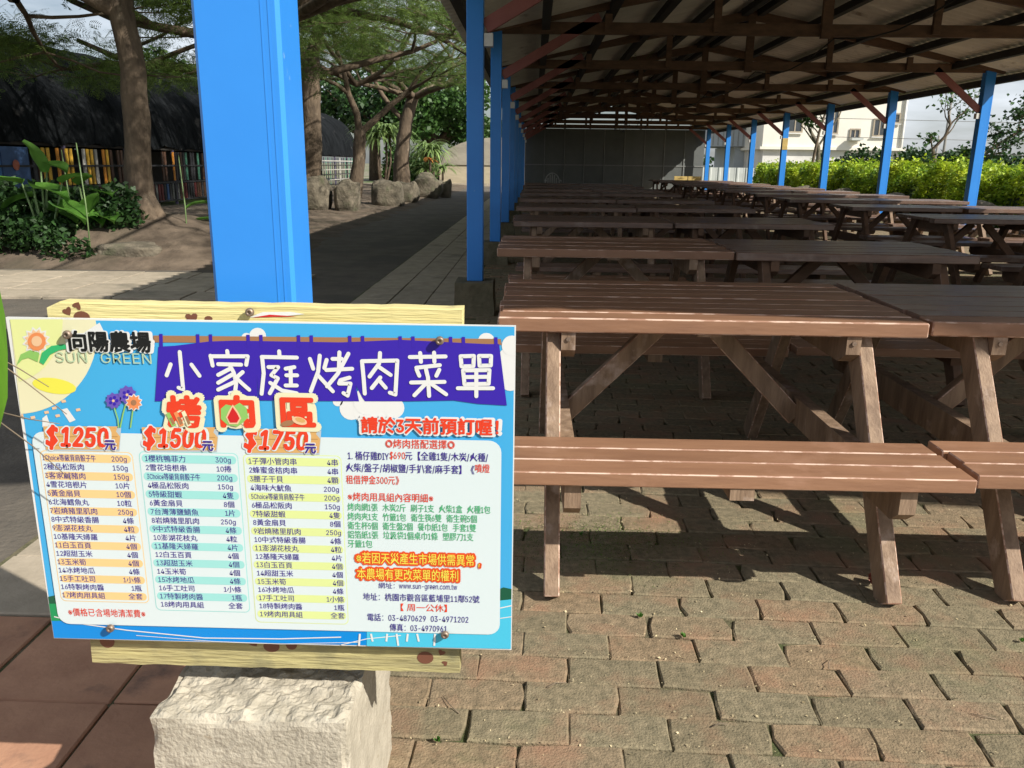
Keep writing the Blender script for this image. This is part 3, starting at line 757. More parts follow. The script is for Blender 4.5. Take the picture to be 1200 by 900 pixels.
# --- heading banner
poly([(180, 393), (587, 397), (588, 404), (180, 401)], 'brn', 3)
ban = poly([(186, 406), (205, 405), (245, 400), (275, 399), (400, 401), (470, 398), (570, 403), (585, 403), (594, 475), (560, 473), (532, 469), (480, 470), (428, 470), (425, 466), (417, 451), (421, 470), (304, 469), (301, 440), (303, 469), (252, 468), (182, 470), (184, 440)], 'pur', 4, 'heading_banner')
for x in (189, 232, 247, 291, 306, 350, 365, 410, 425, 469, 484, 528, 543, 581):
    poly([(x - 2, 391 + (x - 189) * .010), (x + 2, 391 + (x - 189) * .010), (x + 2.5, 407), (x - 1.5, 407)], 'pur', 4.6)
def z2(pts, ox): return [(ox + x / 5.217, 370 + y / 5.217) for x, y in pts]
A_, B_ = 170, 390
GL = {
 'a': (A_, [[(215, 220), (225, 330), (236, 448), (208, 438)], [(160, 295), (135, 363)], [(287, 297), (336, 365)]]),
 'b': (A_, [[(505, 214), (508, 240)], [(403, 243), (416, 303)], [(403, 246), (630, 246), (621, 298)], [(450, 294), (590, 297)], [(520, 300), (545, 345), (560, 410), (553, 465), (522, 472)], [(530, 318), (450, 360)], [(545, 352), (450, 408)], [(556, 400), (450, 450)], [(600, 342), (566, 372)], [(556, 374), (600, 415), (640, 450)]]),
 'c': (A_, [[(822, 216), (824, 240)], [(716, 250), (930, 254)], [(718, 250), (728, 350), (715, 475)], [(757, 312), (816, 312), (775, 362), (814, 380), (765, 472)], [(768, 408), (840, 455), (930, 472)], [(915, 312), (862, 322)], [(866, 362), (932, 362)], [(892, 318), (894, 418)], [(862, 424), (930, 424)]]),
 'd': (A_, [[(1010, 262), (1030, 322)], [(1070, 242), (1060, 340), (1015, 460)], [(1112, 268), (1098, 318)], [(1062, 365), (1150, 460)], [(1148, 262), (1205, 262)], [(1190, 222), (1187, 322)], [(1110, 330), (1268, 322)], [(1245, 230), (1180, 352), (1115, 430)], [(1252, 376), (1196, 392), (1188, 412)], [(1190, 412), (1258, 412), (1240, 486), (1215, 470)]]),
 'e': (B_, [[(290, 226), (288, 268)], [(180, 276), (190, 380), (197, 474)], [(180, 276), (396, 272), (384, 480), (350, 468)], [(285, 290), (226, 370)], [(275, 305), (355, 360)], [(292, 375), (240, 440)], [(285, 392), (325, 438)]]),
 'f': (B_, [[(472, 251), (690, 247)], [(535, 226), (540, 280)], [(620, 224), (622, 280)], [(512, 316), (655, 300)], [(514, 328), (530, 365)], [(570, 322), (580, 365)], [(652, 328), (634, 365)], [(480, 406), (684, 402)], [(583, 372), (590, 488)], [(570, 412), (500, 484)], [(600, 412), (694, 478)]]),
 'g': (B_, [[(782, 246), (863, 244), (860, 306), (788, 308), (782, 246)], [(894, 244), (968, 244), (966, 302), (898, 304), (894, 244)], [(797, 332), (958, 330), (953, 414), (806, 417), (797, 332)], [(802, 373), (955, 371)], [(878, 332), (878, 490)], [(765, 441), (980, 441)]]),
}
for k, (ox, sts) in GL.items():
    b = MB()
    for i, s_ in enumerate(sts): stroke(b, z2(s_, ox), .0057, 6 + .12 * i)
    sp(b, 'heading_character', [P['white']])
# --- red trio over the banner's hem
for (cx, cy, ch, rot) in ((215, 481, '烤', .1), (277, 481, '肉', 0), (348, 482, '區', -.15)):
    poly(circ(cx + 1, cy, 23, 21), 'cream', 9)
    txt(ch, cx - 20, cy, 44, 'cream', 11, w=44, off=.10, vadj=0); txt(ch, cx - 17, cy, 38, 'red', 13, w=38, off=.045)
poly([(260, 478), (266, 473), (275, 475), (282, 471), (290, 477), (292, 488), (286, 494), (279, 499), (268, 497), (260, 490)], 'lgrn', 14)
poly([(274, 473), (280, 481), (284, 489), (280, 496), (270, 496), (266, 488), (269, 481)], 'pk', 15); poly([(274, 476), (279, 483), (282, 489), (279, 494), (271, 494), (268, 488), (271, 482)], 'meat', 16)
for k in range(3):
    x = 196 + k * 9; poly([(x, 484 - k), (x + 4, 482 - k), (x + 12, 497), (x + 7, 499)], ('lgrn', 'or', 'cream')[k], 15); poly([(x + 4, 489 - k), (x + 7, 488 - k), (x + 11, 495), (x + 8, 497)], 'brn', 15.5)
poly(circ(338, 495, 8, 3.4, rot=-.2), 'brn', 15); poly(circ(352, 492, 9, 4.4, rot=.3), 'pk', 15.5); poly(circ(353, 491, 6, 2.6, rot=.3), 'wood', 16)
# --- main white panel
(x0, z1), (x1, z0) = BP(37, 505), BP(582, 743)
x1 = BP(587, 600)[0]
# landscape strip at the foot
poly([(50, 699), (66, 697), (72, 708), (52, 708)], 'dgrn', 2); poly([(52, 707), (70, 707), (78, 722), (54, 722)], 'hill', 3)
poly([(54, 718), (600, 722), (600, 760), (57, 748)], 'dblue', 2.5); poly([(580, 692), (590, 688), (603, 690), (603, 704), (580, 706)], 'dgrn', 3)
poly([(560, 706), (603, 702), (603, 760), (430, 760), (430, 735)], 'cy', 4); poly([(54, 716), (78, 722), (78, 727), (54, 727)], 'hill', 3.4)
b = MB()
for i, (pts, w) in enumerate(((( (64, 722), (100, 731), (150, 738), (240, 747), (330, 748), (400, 746)), .0018), (((160, 744), (250, 751), (330, 754), (420, 752)), .0010), (((400, 755), (430, 748), (470, 744)), .0014), (((586, 712), (600, 709)), .0018), (((586, 724), (600, 722)), .0014))): stroke(b, pts, w, 5 + i * .1, False)
sp(b, 'print_shape', [P['white']])
b = MB()
for i, x in enumerate((422, 435, 454, 465, 478, 489, 510)): stroke(b, [(x, 742), (x + (2 if i % 2 else -1), 756 if i % 3 == 0 else 751)], .003, 6 + .1 * i, False)
sp(b, 'print_shape', [P['white']])
poly(rrect(x0, z0, x1, z1, .018), 'pan', 7, 'menu_panel', conv=False)
# --- three price lists
COLS = [
 ('s1', (47, 527), (176, 706), 51, (149, 535), ['1Choice等級背肩骰子牛|200g', '2極品松阪肉|150g', '3客家鹹豬肉|150g', '4雪花培根片|10片', '5黃金扇貝|10個', '6北海鱈魚丸|10粒', '7岩燒豬里肌肉|250g', '8中式特級香腸|4條', '9澎湖花枝丸|4粒', '10基隆天婦羅|4片', '11白玉百頁|4個', '12超甜玉米|4個', '13玉米筍|4個', '14冰烤地瓜|4條', '15手工吐司|1小條', '16特製烤肉醬|1瓶', '17烤肉用具組|全套']),
 ('s2', (163, 528), (294, 717), 171, (271, 538), ['1櫻桃鴨菲力|300g', '2雪花培根串|10捲', '3Choice等級背肩骰子牛|200g', '4極品松阪肉|150g', '5特級甜蝦|4隻', '6黃金扇貝|8個', '7台灣薄鹽鯖魚|1片', '8岩燒豬里肌肉|250g', '9中式特級香腸|4條', '10澎湖花枝丸|4粒', '11基隆天婦羅|4片', '12白玉百頁|4個', '13超甜玉米|4個', '14玉米筍|4個', '15冰烤地瓜|4條', '16手工吐司|1小條', '17特製烤肉醬|1瓶', '18烤肉用具組|全套']),
 ('s3', (285, 531), (409, 731), 292, (396, 539), ['1子彈小管肉串|4串', '2蜂蜜金桔肉串|4串', '3腰子干貝|4顆', '4海味大魷魚|200g', '5Choice等級背肩骰子牛|200g', '6極品松阪肉|150g', '7特級甜蝦|4隻', '8黃金扇貝|8個', '9岩燒豬里肌肉|250g', '10中式特級香腸|4條', '11澎湖花枝丸|4粒', '12基隆天婦羅|4片', '13白玉百頁|4個', '14超甜玉米|4個', '15玉米筍|4個', '16冰烤地瓜|4條', '17手工吐司|1小條', '18特製烤肉醬|1瓶', '19烤肉用具組|全套']),
]
ROWS = []
for ci, (st, tl, br, xl, (xr, yr), items) in enumerate(COLS):
    X0, Z1 = BP(*tl); X1, Z0 = BP(*br)
    poly(rrect(X0, Z0, X1, Z1, .008), st, 7.6, 'list_frame', conv=False); poly(rrect(X0 + .0012, Z0 + .0012, X1 - .0012, Z1 - .0012, .0075), 'pan', 8, 'list_frame', conv=False)
    n_ = len(items); pitch = (Z1 - Z0 - .008 - (.004 if ci == 2 else 0)) / n_
    for r in range(n_):
        zc = Z1 - .004 - pitch * (r + .5)
        if r % 2 == 0: poly(rrect(X0 + .004, zc - pitch * .46, X1 - .003, zc + pitch * .46, pitch * .4, 3), st, 8.6, 'row_stripe', conv=False)
        ROWS.append((ci, items[r], BP(xl, yr)[0], BP(xr, yr)[0], zc, pitch))
for (ci, it, xa, xb, zc, pitch) in ROWS:
    a, q = it.split('|')
    long_ = 'Choice' in a
    for s_, al, x in ((a, 'L', xa), (q, 'R', xb)):
        o = seg_text(s_)
        TXT.append((o, s_, x, zc, pitch * .86, 'navy', 9.2, ('M', .079) if (long_ and al == 'L') else None, al, .028, 'lettering', ('row', ci), 'm'))
# --- price tags
for (xa, ya, xb, yb, s_, tx, tw) in ((52, 499, 139, 526, '$1250', 55, 73), (167, 500, 253, 527, '$1500', 169, 73), (286, 502, 373, 530, '$1750', 287, 74)):
    poly([(xa + 1, ya + 2), (xb + 4, ya + 2), (xb + 2, yb + 2), (xa + 4, yb + 2)], 'shad', 8.4)
    poly([(xa, ya), (xb, ya), (xb - 2, ya + 6), (xb + 3, ya + 12), (xb + 1, yb), (xa + 3, yb)], 'wood', 9, 'price_tag')
    b = MB(); stroke(b, [(xa + 2, ya + 12), (xb, ya + 12)], .0008, 9.5, False); stroke(b, [(xa + 2, ya + 22), (xb, ya + 22)], .0006, 9.5, False); sp(b, 'print_shape', [P['wood2']])
    txt(s_, tx - 1, (ya + yb) / 2 - 1, 31, 'pan', 10, w=tw + 3, off=.075, shear=.25); txt(s_, tx, (ya + yb) / 2 - 1, 30, 'red', 11, w=tw, off=.04, shear=.25)
    txt('元', xb - 15, yb - 5.5, 14, 'white', 12, off=.08); txt('元', xb - 14.5, yb - 5.5, 13, 'navy', 13.5, off=.04)
# --- right-hand text
txt('請於3天前預訂喔！', 422, 497, 22, 'white', 8, w=165, off=.085); txt('請於3天前預訂喔！', 424, 497, 20, 'red', 10, w=160, off=.031)
def line(s, xa, xb, cy, em, mt, off=.024, **k): txt(s, xa, cy, em, mt, 9, w=xb - xa, off=off, **k)
line('◎烤肉搭配選擇◎', 452, 533, 519, 11.5, 'red', .02)
line('1. 桶仔雞DIY', 408, 456, 533, 11, 'navy'); line('$690', 457, 475, 533.3, 11, 'red', .02); line('元【全雞1隻/木炭/火種/', 475, 572, 533.5, 11, 'navy')
line('火柴/盤子/胡椒鹽/手扒套/麻手套】《', 406, 556, 547, 11, 'navy'); line('噴燈', 557, 574, 548, 11, 'red', .02)
line('租借押金300元》', 406, 468, 561, 11, 'red', .02)
line('※烤肉用具組內容明細※', 408, 508, 581, 11, 'red', .015)
for s_, xb, cy in (('烤肉網1張  木炭2斤  刷子1支  火柴1盒  火種1包', 575, 593), ('烤肉夾1支  竹籤1包  衛生筷6雙  衛生碗5個', 559, 604), ('衛生杯5個  衛生盤2個  餐巾紙1包  手套1雙', 558, 614.7), ('鋁箔紙1張  垃圾袋1個桌巾1條  塑膠刀1支', 555, 625.3), ('牙籤1包', 437, 636)): line(s_, 408, xb, cy, 10, 'tgrn', .018)
for s_, xa, xb, cy in (('※若因天災產生市場供需異常,', 418, 562, 653), ('本農場有更改菜單的權利', 419, 537, 671)):
    txt(s_, xa - 1, cy, 15.5, 'oo', 9, w=xb - xa + 2, off=.11); txt(s_, xa, cy, 14, 'ty', 11, w=xb - xa, off=.025)
line('網址：', 444, 463, 685, 7.5, 'navy', 0); line('www.sun-green.com.tw', 468, 536, 686.5, 9, 'navy', 0)
line('地址：桃園市觀音區藍埔里11鄰52號', 426, 562, 698, 9.5, 'navy', .015); line('【 周一公休】', 470, 524, 710.5, 9.5, 'red', .008)
line('電話：03-4870629  03-4971202', 431, 549, 722, 9.5, 'navy', .015); line('傳真：03-4970961', 457, 524, 734, 9.5, 'navy', .015)
line('※價格已含場地清潔費※', 81, 171, 716, 10, 'red', .012)
# --- turn all lettering into flat print
bpy.context.view_layer.update(); dg = bpy.context.evaluated_depsgraph_get()
for (o, s_, x, cy, em, mt, layer, w, al, off, name, parent, vadj) in TXT:
    VV = []; fs = []; cur = 0
    for (oo, xo, lat) in o:
        me = bpy.data.meshes.new_from_object(oo.evaluated_get(dg)); V = np.zeros(len(me.vertices) * 3); me.vertices.foreach_get('co', V); V = V.reshape(-1, 3)
        nb0 = sum(len(q) for q in VV); lo, hi = V[:, 0].min(), V[:, 0].max()
        gap = xo - prev_xo if VV else 0
        V = V.copy(); body = oo.data.body
        if lat:
            asc = 1.38; V[:, 0] = (V[:, 0] - lo) * asc * .86 + cur + .03; V[:, 1] *= asc; nxt = cur + (hi - lo) * asc * .86 + .07
        elif body == '$': V[:, 0] += cur - lo; V[:, 1] = V[:, 1] * 1.12; nxt = cur + hi - lo + .06
        else: V[:, 0] += cur; nxt = cur + len(body)
        k_ = o.index((oo, xo, lat))
        if k_ + 1 < len(o):      # keep blanks between runs
            adv = (.64 * sum(.45 if ch in '.,/1!i-:' else 1 for ch in body) if lat else (.5 if body == '$' else len(body)))
            nxt += max(0, o[k_ + 1][1] - xo - adv)
        cur = nxt; prev_xo = xo
        fs += [tuple(nb0 + q for q in p.vertices) for p in me.polygons]; VV.append(V); bpy.data.meshes.remove(me)
    V = np.concatenate(VV)
    u0, u1 = V[:, 0].min(), V[:, 0].max(); v0, v1 = V[:, 1].min(), V[:, 1].max(); vc = (v0 + v1) / 2
    if vadj == 'm':
        X, Z, e = x, cy, em; vc = .36
        k = w[1] / (u1 - u0) if w else e * .93
        xs = X + (V[:, 0] - u0) * k if al == 'L' else X + (V[:, 0] - u1) * k
        zs = Z + (V[:, 1] - vc) * e * .93
    else:
        X, Z = BP(x, cy); e = (BP(x, cy - em / 2)[1] - BP(x, cy + em / 2)[1])
        k = (BP(x + w, cy)[0] - X) / (u1 - u0) if w else e
        xs = X + (V[:, 0] - u0) * k; zs = Z + (V[:, 1] - vc) * e
    y = BY - .0003 * layer
    vs = list(zip(xs, [y] * len(xs), zs))
    b = MB(); dd = off * (e if off > .03 else .55 * e); nn_ = (12 if off > .06 else 8) if off > .03 else (3 if off > 0 else 1)
    for q in range(nn_):
        if off > .03: ox, oz = dd * math.cos(q * 2 * math.pi / nn_), dd * math.sin(q * 2 * math.pi / nn_)
        else: ox, oz = ((0, 0), (dd, 0), (dd * .5, dd * .6))[q]
        b.add([(x_ + ox, y_ - .00002 * q, z_ + oz) for x_, y_, z_ in vs], fs)
    if off > .06: b.add([(x_, y_ - .00026, z_) for x_, y_, z_ in vs], fs)
    sp(b, 'list_line' if parent else name, [P[mt]])
    for (oo, xo, lat) in o: cu_ = oo.data; bpy.data.objects.remove(oo); bpy.data.curves.remove(cu_)
# screws
def screw(x, z, y=BY):
    b = MB(); r = .0062
    rings = [(r, 0), (r, -.003), (r * .8, -.0055), (r * .38, -.006), (r * .32, -.004), (0.0001, -.004)]
    vs = [(x + q * math.cos(t * math.pi / 7), y - .0054 + yy, z + q * math.sin(t * math.pi / 7)) for q, yy in rings for t in range(14)]
    fs = [(i * 14 + t, i * 14 + (t + 1) % 14, (i + 1) * 14 + (t + 1) % 14, (i + 1) * 14 + t) for i in range(5) for t in range(14)]
    b.add(vs, fs, 0, True); sp(b, 'screw', [M['screw']])
for (x, y) in ((82, 391), (516, 398), (132, 733.5), (522, 741)): screw(*BP(x, y))
screw(BP(290, 371)[0], .9445, 1.135)
# planks behind the board
def plank(x0, x1, z0, z1, y0, y1, name, mt, seed, notch=False):
    rr = R(seed); n = 30; vs = []
    for i in range(n + 1):
        t = i / n; x = x0 + (x1 - x0) * t
        a = (rr.random() - .5) * .0016; c = (rr.random() - .5) * .0022
        e = 0
        if notch and t < .02: e = -.008
        for (y, z) in ((y0, z0 + c), (y1, z0 + c), (y1, z1 + a + e), (y0 + .002, z1 + a + e), (y0, z1 + a - .002 + e)): vs.append((x + (rr.random() - .5) * (.004 if i in (0, n) else 0), y, z))
    fs = [(i * 5 + k, (i + 1) * 5 + k, (i + 1) * 5 + (k + 1) % 5, i * 5 + (k + 1) % 5) for i in range(n) for k in range(5)]
    fs += [tuple(range(5))[::-1], tuple(range(n * 5, n * 5 + 5))]
    b = MB(); b.add(vs, fs); return sp(b, name, [mt])
plank(-.690, -.098, .860, .9535, 1.135, 1.162, 'plank', M['yellow'], 1, True)
plank(-.692, -.103, .3695, .452, 1.135, 1.162, 'plank', M['yellow2'], 2)
for xa in (-.50, -.42): b = MB(); b.box(xa, xa + .038, 1.163, 1.298, .372, .905); sp(b, 'batten', [M['yellow2']])
def blot(pts, mt='paw', y=1.1345):
    b = MB(); q = pts; area = sum(q[i][0] * q[(i + 1) % len(q)][1] - q[(i + 1) % len(q)][0] * q[i][1] for i in range(len(q)))
    if area < 0: q = q[::-1]
    b.add([(x, y, z) for x, z in q], [tuple(range(len(q)))]); sp(b, 'painted_mark', [P[mt]])
def heart(cx, cz, r, a=0):
    o = []
    for k in range(16):
        t = k * math.pi / 8; x = r * math.sin(t) ** 3; z = r * (.81 * math.cos(t) - .31 * math.cos(2 * t) - .12 * math.cos(3 * t)); o.append((cx + x * math.cos(a) - z * math.sin(a), cz + x * math.sin(a) + z * math.cos(a)))
    return o
blot(heart(-.660, .9405, .007, .5)); blot(heart(-.645, .9485, .0065, 2.6)); blot([(-.640 + .012 * math.cos(t * .4), .932 + .009 * math.sin(t * .4)) for t in range(16)])
blot(heart(-.482, .934, .009, .1)); blot([(-.458 + .006 * math.cos(t * .6), .933 + .004 * math.sin(t * .6)) for t in range(10)])
blot([(-.40, .936), (-.36, .9375), (-.32, .942), (-.34, .945), (-.38, .944)], 'white'); blot([(-.395, .936), (-.36, .9375), (-.33, .9385), (-.37, .9405)], 'meat', 1.1342)
blot([(-.665 + .012 * math.cos(t * .4), .41 + .012 * math.sin(t * .4)) for t in range(16)]); blot([(-.402 + .013 * math.cos(t * .4), .408 + .010 * math.sin(t * .4)) for t in range(16)]); blot([(-.37 + .009 * math.cos(t * .4), .412 + .009 * math.sin(t * .4)) for t in range(16)]); blot(heart(-.43, .414, .008, .6))
blot([(-.158 + .013 * math.cos(t * .4), .395 + .011 * math.sin(t * .4)) for t in range(16)]); blot(heart(-.132, .405, .006, -.4)); blot(heart(-.127, .386, .005, 2.2))

# ------------------------------------------------------------------ trees
def leaf_mesh(name, tips, n, size, mt, seed, kind='frond', flat_=.75, spread=.25, droop=.15):
    rs = np.random.RandomState(seed); tp = np.array(tips, float)
    idx = rs.randint(0, len(tp), n); pos = tp[idx] + rs.normal(0, 1, (n, 3)) * np.array([spread, spread, spread * .45])
    fr = frames(n, rs, flat_, droop); sc = size * rs.uniform(.65, 1.25, n)
    tv, tf = (FROND_V, FROND_F) if kind == 'frond' else (LEAF_V, LEAF_F)
    V, F = scatter(tv, tf, pos, fr, sc); return np_mesh(name, V, F, mt)
def grow(mb, p, d, L, r, lev, rng, tips, up=.12, flatz=.75, seg=6, kids=3):
    pts = [Vector(p)]; rad = [r]; d = Vector(d).normalized(); n = 5
    for i in range(n):
        d = (d + Vector((rng.uniform(-.32, .32), rng.uniform(-.32, .32), rng.uniform(-.2, .2) + up * .3))).normalized()
        d.z *= flatz if lev < 3 else 1; d.normalize()
        pts.append(pts[-1] + d * L / n); rad.append(r * (1 - .6 * (i + 1) / n))
    mb.tube(pts, rad, seg if lev > 1 else 4, cap=False)
    if lev <= 0:
        tips += [tuple(q) for q in pts[1:]]; return
    if lev == 1: tips += [tuple(q) for q in pts[3:]]
    for k in range(kids + (1 if lev == 1 else 0)):
        i = rng.choice((2, 3, 4, 5)); a = rng.uniform(0, 6.28)
        side = Vector((math.cos(a), math.sin(a), rng.uniform(-.1, .35)))
        nd = (d * .55 + side * .75).normalized()
        grow(mb, pts[i], nd, L * rng.uniform(.55, .75), rad[i] * .72, lev - 1, rng, tips, up, flatz, seg, kids)
def tree(name, label, trunk, rad, limbs, seed, nleaf, lsize, mt='frond', kind='frond', lev=3, roots=0, cat='tree', spread=.25, group=None, flatz=.75, flat_=.75, droop=.15, kids=3, bark='bark'):
    rng = R(seed); t = empty(name, trunk[0]); tag(t, label, cat, group)
    mb = MB(); tr = [Vector(p) for p in trunk]
    pts = []; rr = []
    for i in range(len(tr) - 1):
        for k in range(4):
            f_ = k / 4; q = tr[i].lerp(tr[i + 1], f_) + Vector((rng.uniform(-1, 1), rng.uniform(-1, 1), 0)) * rad[i] * .10
            pts.append(q); rr.append(rad[i] * (1 - f_) + rad[i + 1] * f_)
    pts.append(tr[-1]); rr.append(rad[-1])
    mb.tube(pts, rr, 12, ripple=.10, rng=rng)
    for k in range(roots):
        a = k * 6.28 / roots + rng.uniform(-.3, .3); q = tr[0] + Vector((0, 0, .30)); o = Vector((math.cos(a), math.sin(a), 0))
        mb.tube([q + o * rad[0] * .3 + Vector((0, 0, .15)), q + o * rad[0] * .95 + Vector((0, 0, -.1)), q + o * rad[0] * 1.8 + Vector((0, 0, -.28)), q + o * rad[0] * 3.4 + Vector((0, 0, -.38))], [rad[0] * .5, rad[0] * .45, rad[0] * .3, rad[0] * .12], 8)
    o = mb.obj('trunk', M[bark], t, -Vector(trunk[0]))
    tips = []; lb = MB()
    for (p, d, L, r) in limbs: grow(lb, p, d, L, r, lev, rng, tips, flatz=flatz, kids=kids)
    if lb.v: lb.obj('branches', M[bark], t, -Vector(trunk[0]))
    if nleaf: link('crown', leaf_mesh('crown', tips, nleaf, lsize, M[mt], seed, kind, flat_, spread, droop), t, -Vector(trunk[0]))
    return t
def fan(p, r, L, n, seed, z=(.05, .5), a0=0, a1=6.28):
    rg_ = R(seed); o = []
    for k in range(n):
        a = a0 + (a1 - a0) * (k + .5) / n + rg_.uniform(-.2, .2)
        o.append((p, (math.cos(a), math.sin(a), rg_.uniform(*z)), L * rg_.uniform(.8, 1.15), r * rg_.uniform(.8, 1)))
    return o
# tree beside the shade tunnel, flared roots
T1 = [(-4.93, 10.35, .25), (-4.90, 10.35, .75), (-4.84, 10.35, 1.9), (-4.90, 10.35, 3.0), (-4.9, 10.3, 4.1)]
tree('broad_tree', 'smooth brown tree with flared roots rising from bare soil left of the blue post', T1, [.25, .16, .148, .143, .12],
     [((-4.9, 10.35, 2.8), (-1, -.1, .42), 2.6, .10), ((-5.6, 10.4, 3.1), (-1, .5, .0), 2.8, .06), ((-5.4, 10.3, 3.05), (-1, -.5, .05), 2.6, .06), ((-6.3, 10.6, 3.0), (-1, .9, .05), 2.4, .05), ((-6.6, 10.3, 3.1), (-1, 0, -.05), 2.4, .05), ((-6.2, 10.3, 3.1), (-1, .3, .3), 2.6, .05), ((-6.2, 10.3, 3.15), (-.8, -.5, .25), 2.3, .05), ((-5.6, 10.3, 3.1), (-1, .9, .35), 2.6, .05), ((-5.3, 10.3, 3.1), (-.5, -1, .3), 2.0, .05), ((-6.2, 10.3, 3.1), (-.5, 1, 0), 2.6, .05), ((-4.9, 10.3, 3.9), (1, -.55, .10), 5.2, .11), ((-4.9, 10.3, 4.0), (1, -.25, .2), 5.0, .10), ((-4.9, 10.3, 4.0), (.8, -.9, .15), 4.0, .09)] + fan((-4.9, 10.3, 4.0), .11, 4.0, 6, 4, (.2, .8)), 21, 52000, .23, roots=6, group='umbrella trees along the lane')
# leaning tree with dark forked limbs
T2 = [(-5.35, 19.5, 0), (-5.17, 19.5, 1.2), (-5.12, 19.5, 2.4), (-5.05, 19.5, 3.4)]
tree('broad_tree', 'tall forked tree showing just right of the big blue post, beside the first boulder', T2, [.30, .25, .23, .20],
     [((-5.05, 19.5, 3.2), (-.6, 0, 1), 2.6, .16), ((-5.05, 19.5, 3.3), (.4, -.2, 1.1), 3.0, .16), ((-5.25, 19.5, 3.0), (1, .1, .35), 3.2, .11), ((-5.0, 19.5, 4.4), (1, -.5, .1), 5.2, .10), ((-5.0, 19.5, 4.4), (1, -.1, .1), 4.6, .10)] + fan((-5.0, 19.5, 5.0), .09, 3.8, 7, 5, (.1, .7)), 22, 20000, .27, roots=4, group='umbrella trees along the lane')
T15 = [(-4.9, 14.6, 0), (-4.85, 14.6, 1.4), (-4.95, 14.6, 2.4), (-4.9, 14.6, 3.1)]
tree('broad_tree', 'tree mostly hidden behind the big blue post, its dark boughs reaching left', T15, [.24, .19, .17, .14],
     [((-4.9, 14.6, 2.4), (-1, .15, .30), 3.6, .10), ((-4.9, 14.6, 2.9), (-.9, -.3, .4), 3.6, .10), ((-4.9, 14.6, 3.1), (1, -.3, .25), 5.0, .10), ((-4.9, 14.6, 3.1), (1, -.6, .3), 4.6, .10), ((-4.9, 14.6, 2.6), (-1, -.1, .1), 3.2, .08)] + fan((-4.9, 14.6, 3.1), .10, 4.2, 7, 6, (.4, 1.1)), 23, 24000, .25, group='umbrella trees along the lane')
T3 = [(-5.6, 26, 0), (-5.4, 26, 1.1), (-5.35, 26, 2.1)]
tree('broad_tree', 'middle lane tree, low fork with one limb curving right behind the boulders', T3, [.24, .20, .18],
     [((-5.35, 26, 2.0), (-.25, 0, 1), 3.0, .12), ((-5.35, 26, 2.0), (1, .1, .45), 3.4, .12)] + fan((-5.4, 26, 3.4), .08, 3.8, 6, 7, (.2, .8)), 24, 10000, .30, group='umbrella trees along the lane')
T4 = [(-5.1, 32, 0), (-5.0, 32, 1.4), (-4.85, 32, 2.6), (-4.5, 32, 3.6)]
tree('broad_tree', 'farthest lane tree, flat crown of pale bare branches near the grey arched shed', T4, [.36, .28, .24, .20],
     fan((-4.5, 32, 3.5), .13, 4.2, 6, 8, (.12, .4)) + [((-4.85, 32, 2.6), (-.9, 0, .6), 3.2, .12)], 25, 5600, .32, group='umbrella trees along the lane')
# bushy backdrop trees
def bushy(label, x, y, r, h, seed, n, size, mt='leaf', z0=.6, group=None, name='bushy_tree'):
    rs = np.random.RandomState(seed); t = empty(name, (x, y, 0)); tag(t, label, 'tree', group)
    mb = MB(); mb.tube([(0, 0, -.05), (.05, 0, h * .35), (-.05, .05, h * .6)], [r * .09, r * .07, r * .04], 8)
    rg_ = R(seed); cl = []
    for k in range(26):
        a = rg_.uniform(0, 6.28); e = rg_.uniform(-.35, 1); q = rg_.uniform(.45, 1)
        c = Vector((math.cos(a) * math.cos(e) * r * q * .8, math.sin(a) * math.cos(e) * r * q * .8, z0 + (h - z0) * (.5 + .42 * math.sin(e) * q))); cl.append(tuple(c))
        if k < 9: mb.tube([(0, 0, h * .3), tuple(c * .6 + Vector((0, 0, h * .12))), tuple(c)], [r * .04, r * .025, r * .01], 5)
    mb.obj('trunk', M['bark'], t)
    cl = np.array(cl); idx = rs.randint(0, len(cl), n); d = rs.normal(size=(n, 3)); d /= np.linalg.norm(d, axis=1)[:, None]
    pos = cl[idx] + d * (rs.uniform(.55, 1.05, n) ** .5)[:, None] * np.array([r * .36, r * .36, h * .13])
    V, F = scatter(LEAF_V, LEAF_F, pos, frames(n, rs, .4, .2), size * rs.uniform(.6, 1.3, n)); link('crown', np_mesh('crown', V, F, M[mt]), t); return t
bushy('round dense green tree behind the grey arched shed', -6.6, 56, 4.4, 7.2, 31, 9000, .34)
bushy('smaller bright green tree to the right behind the arched shed', -3.6, 60, 2.8, 4.3, 32, 5000, .34)
bushy('dark tree rising over the far end of the shade tunnel', -11.0, 58, 4.5, 8.5, 33, 8000, .36, 'leafd')
bushy('dark tree above the shade tunnel roof, between trunk and blue post', -13.5, 31, 1.9, 5.4, 34, 4200, .22, 'leafd')
bushy('broad dark tree standing far behind the shade tunnel, leftmost of the backdrop', -27, 44, 6, 7.0, 35, 7000, .4, 'leafd')
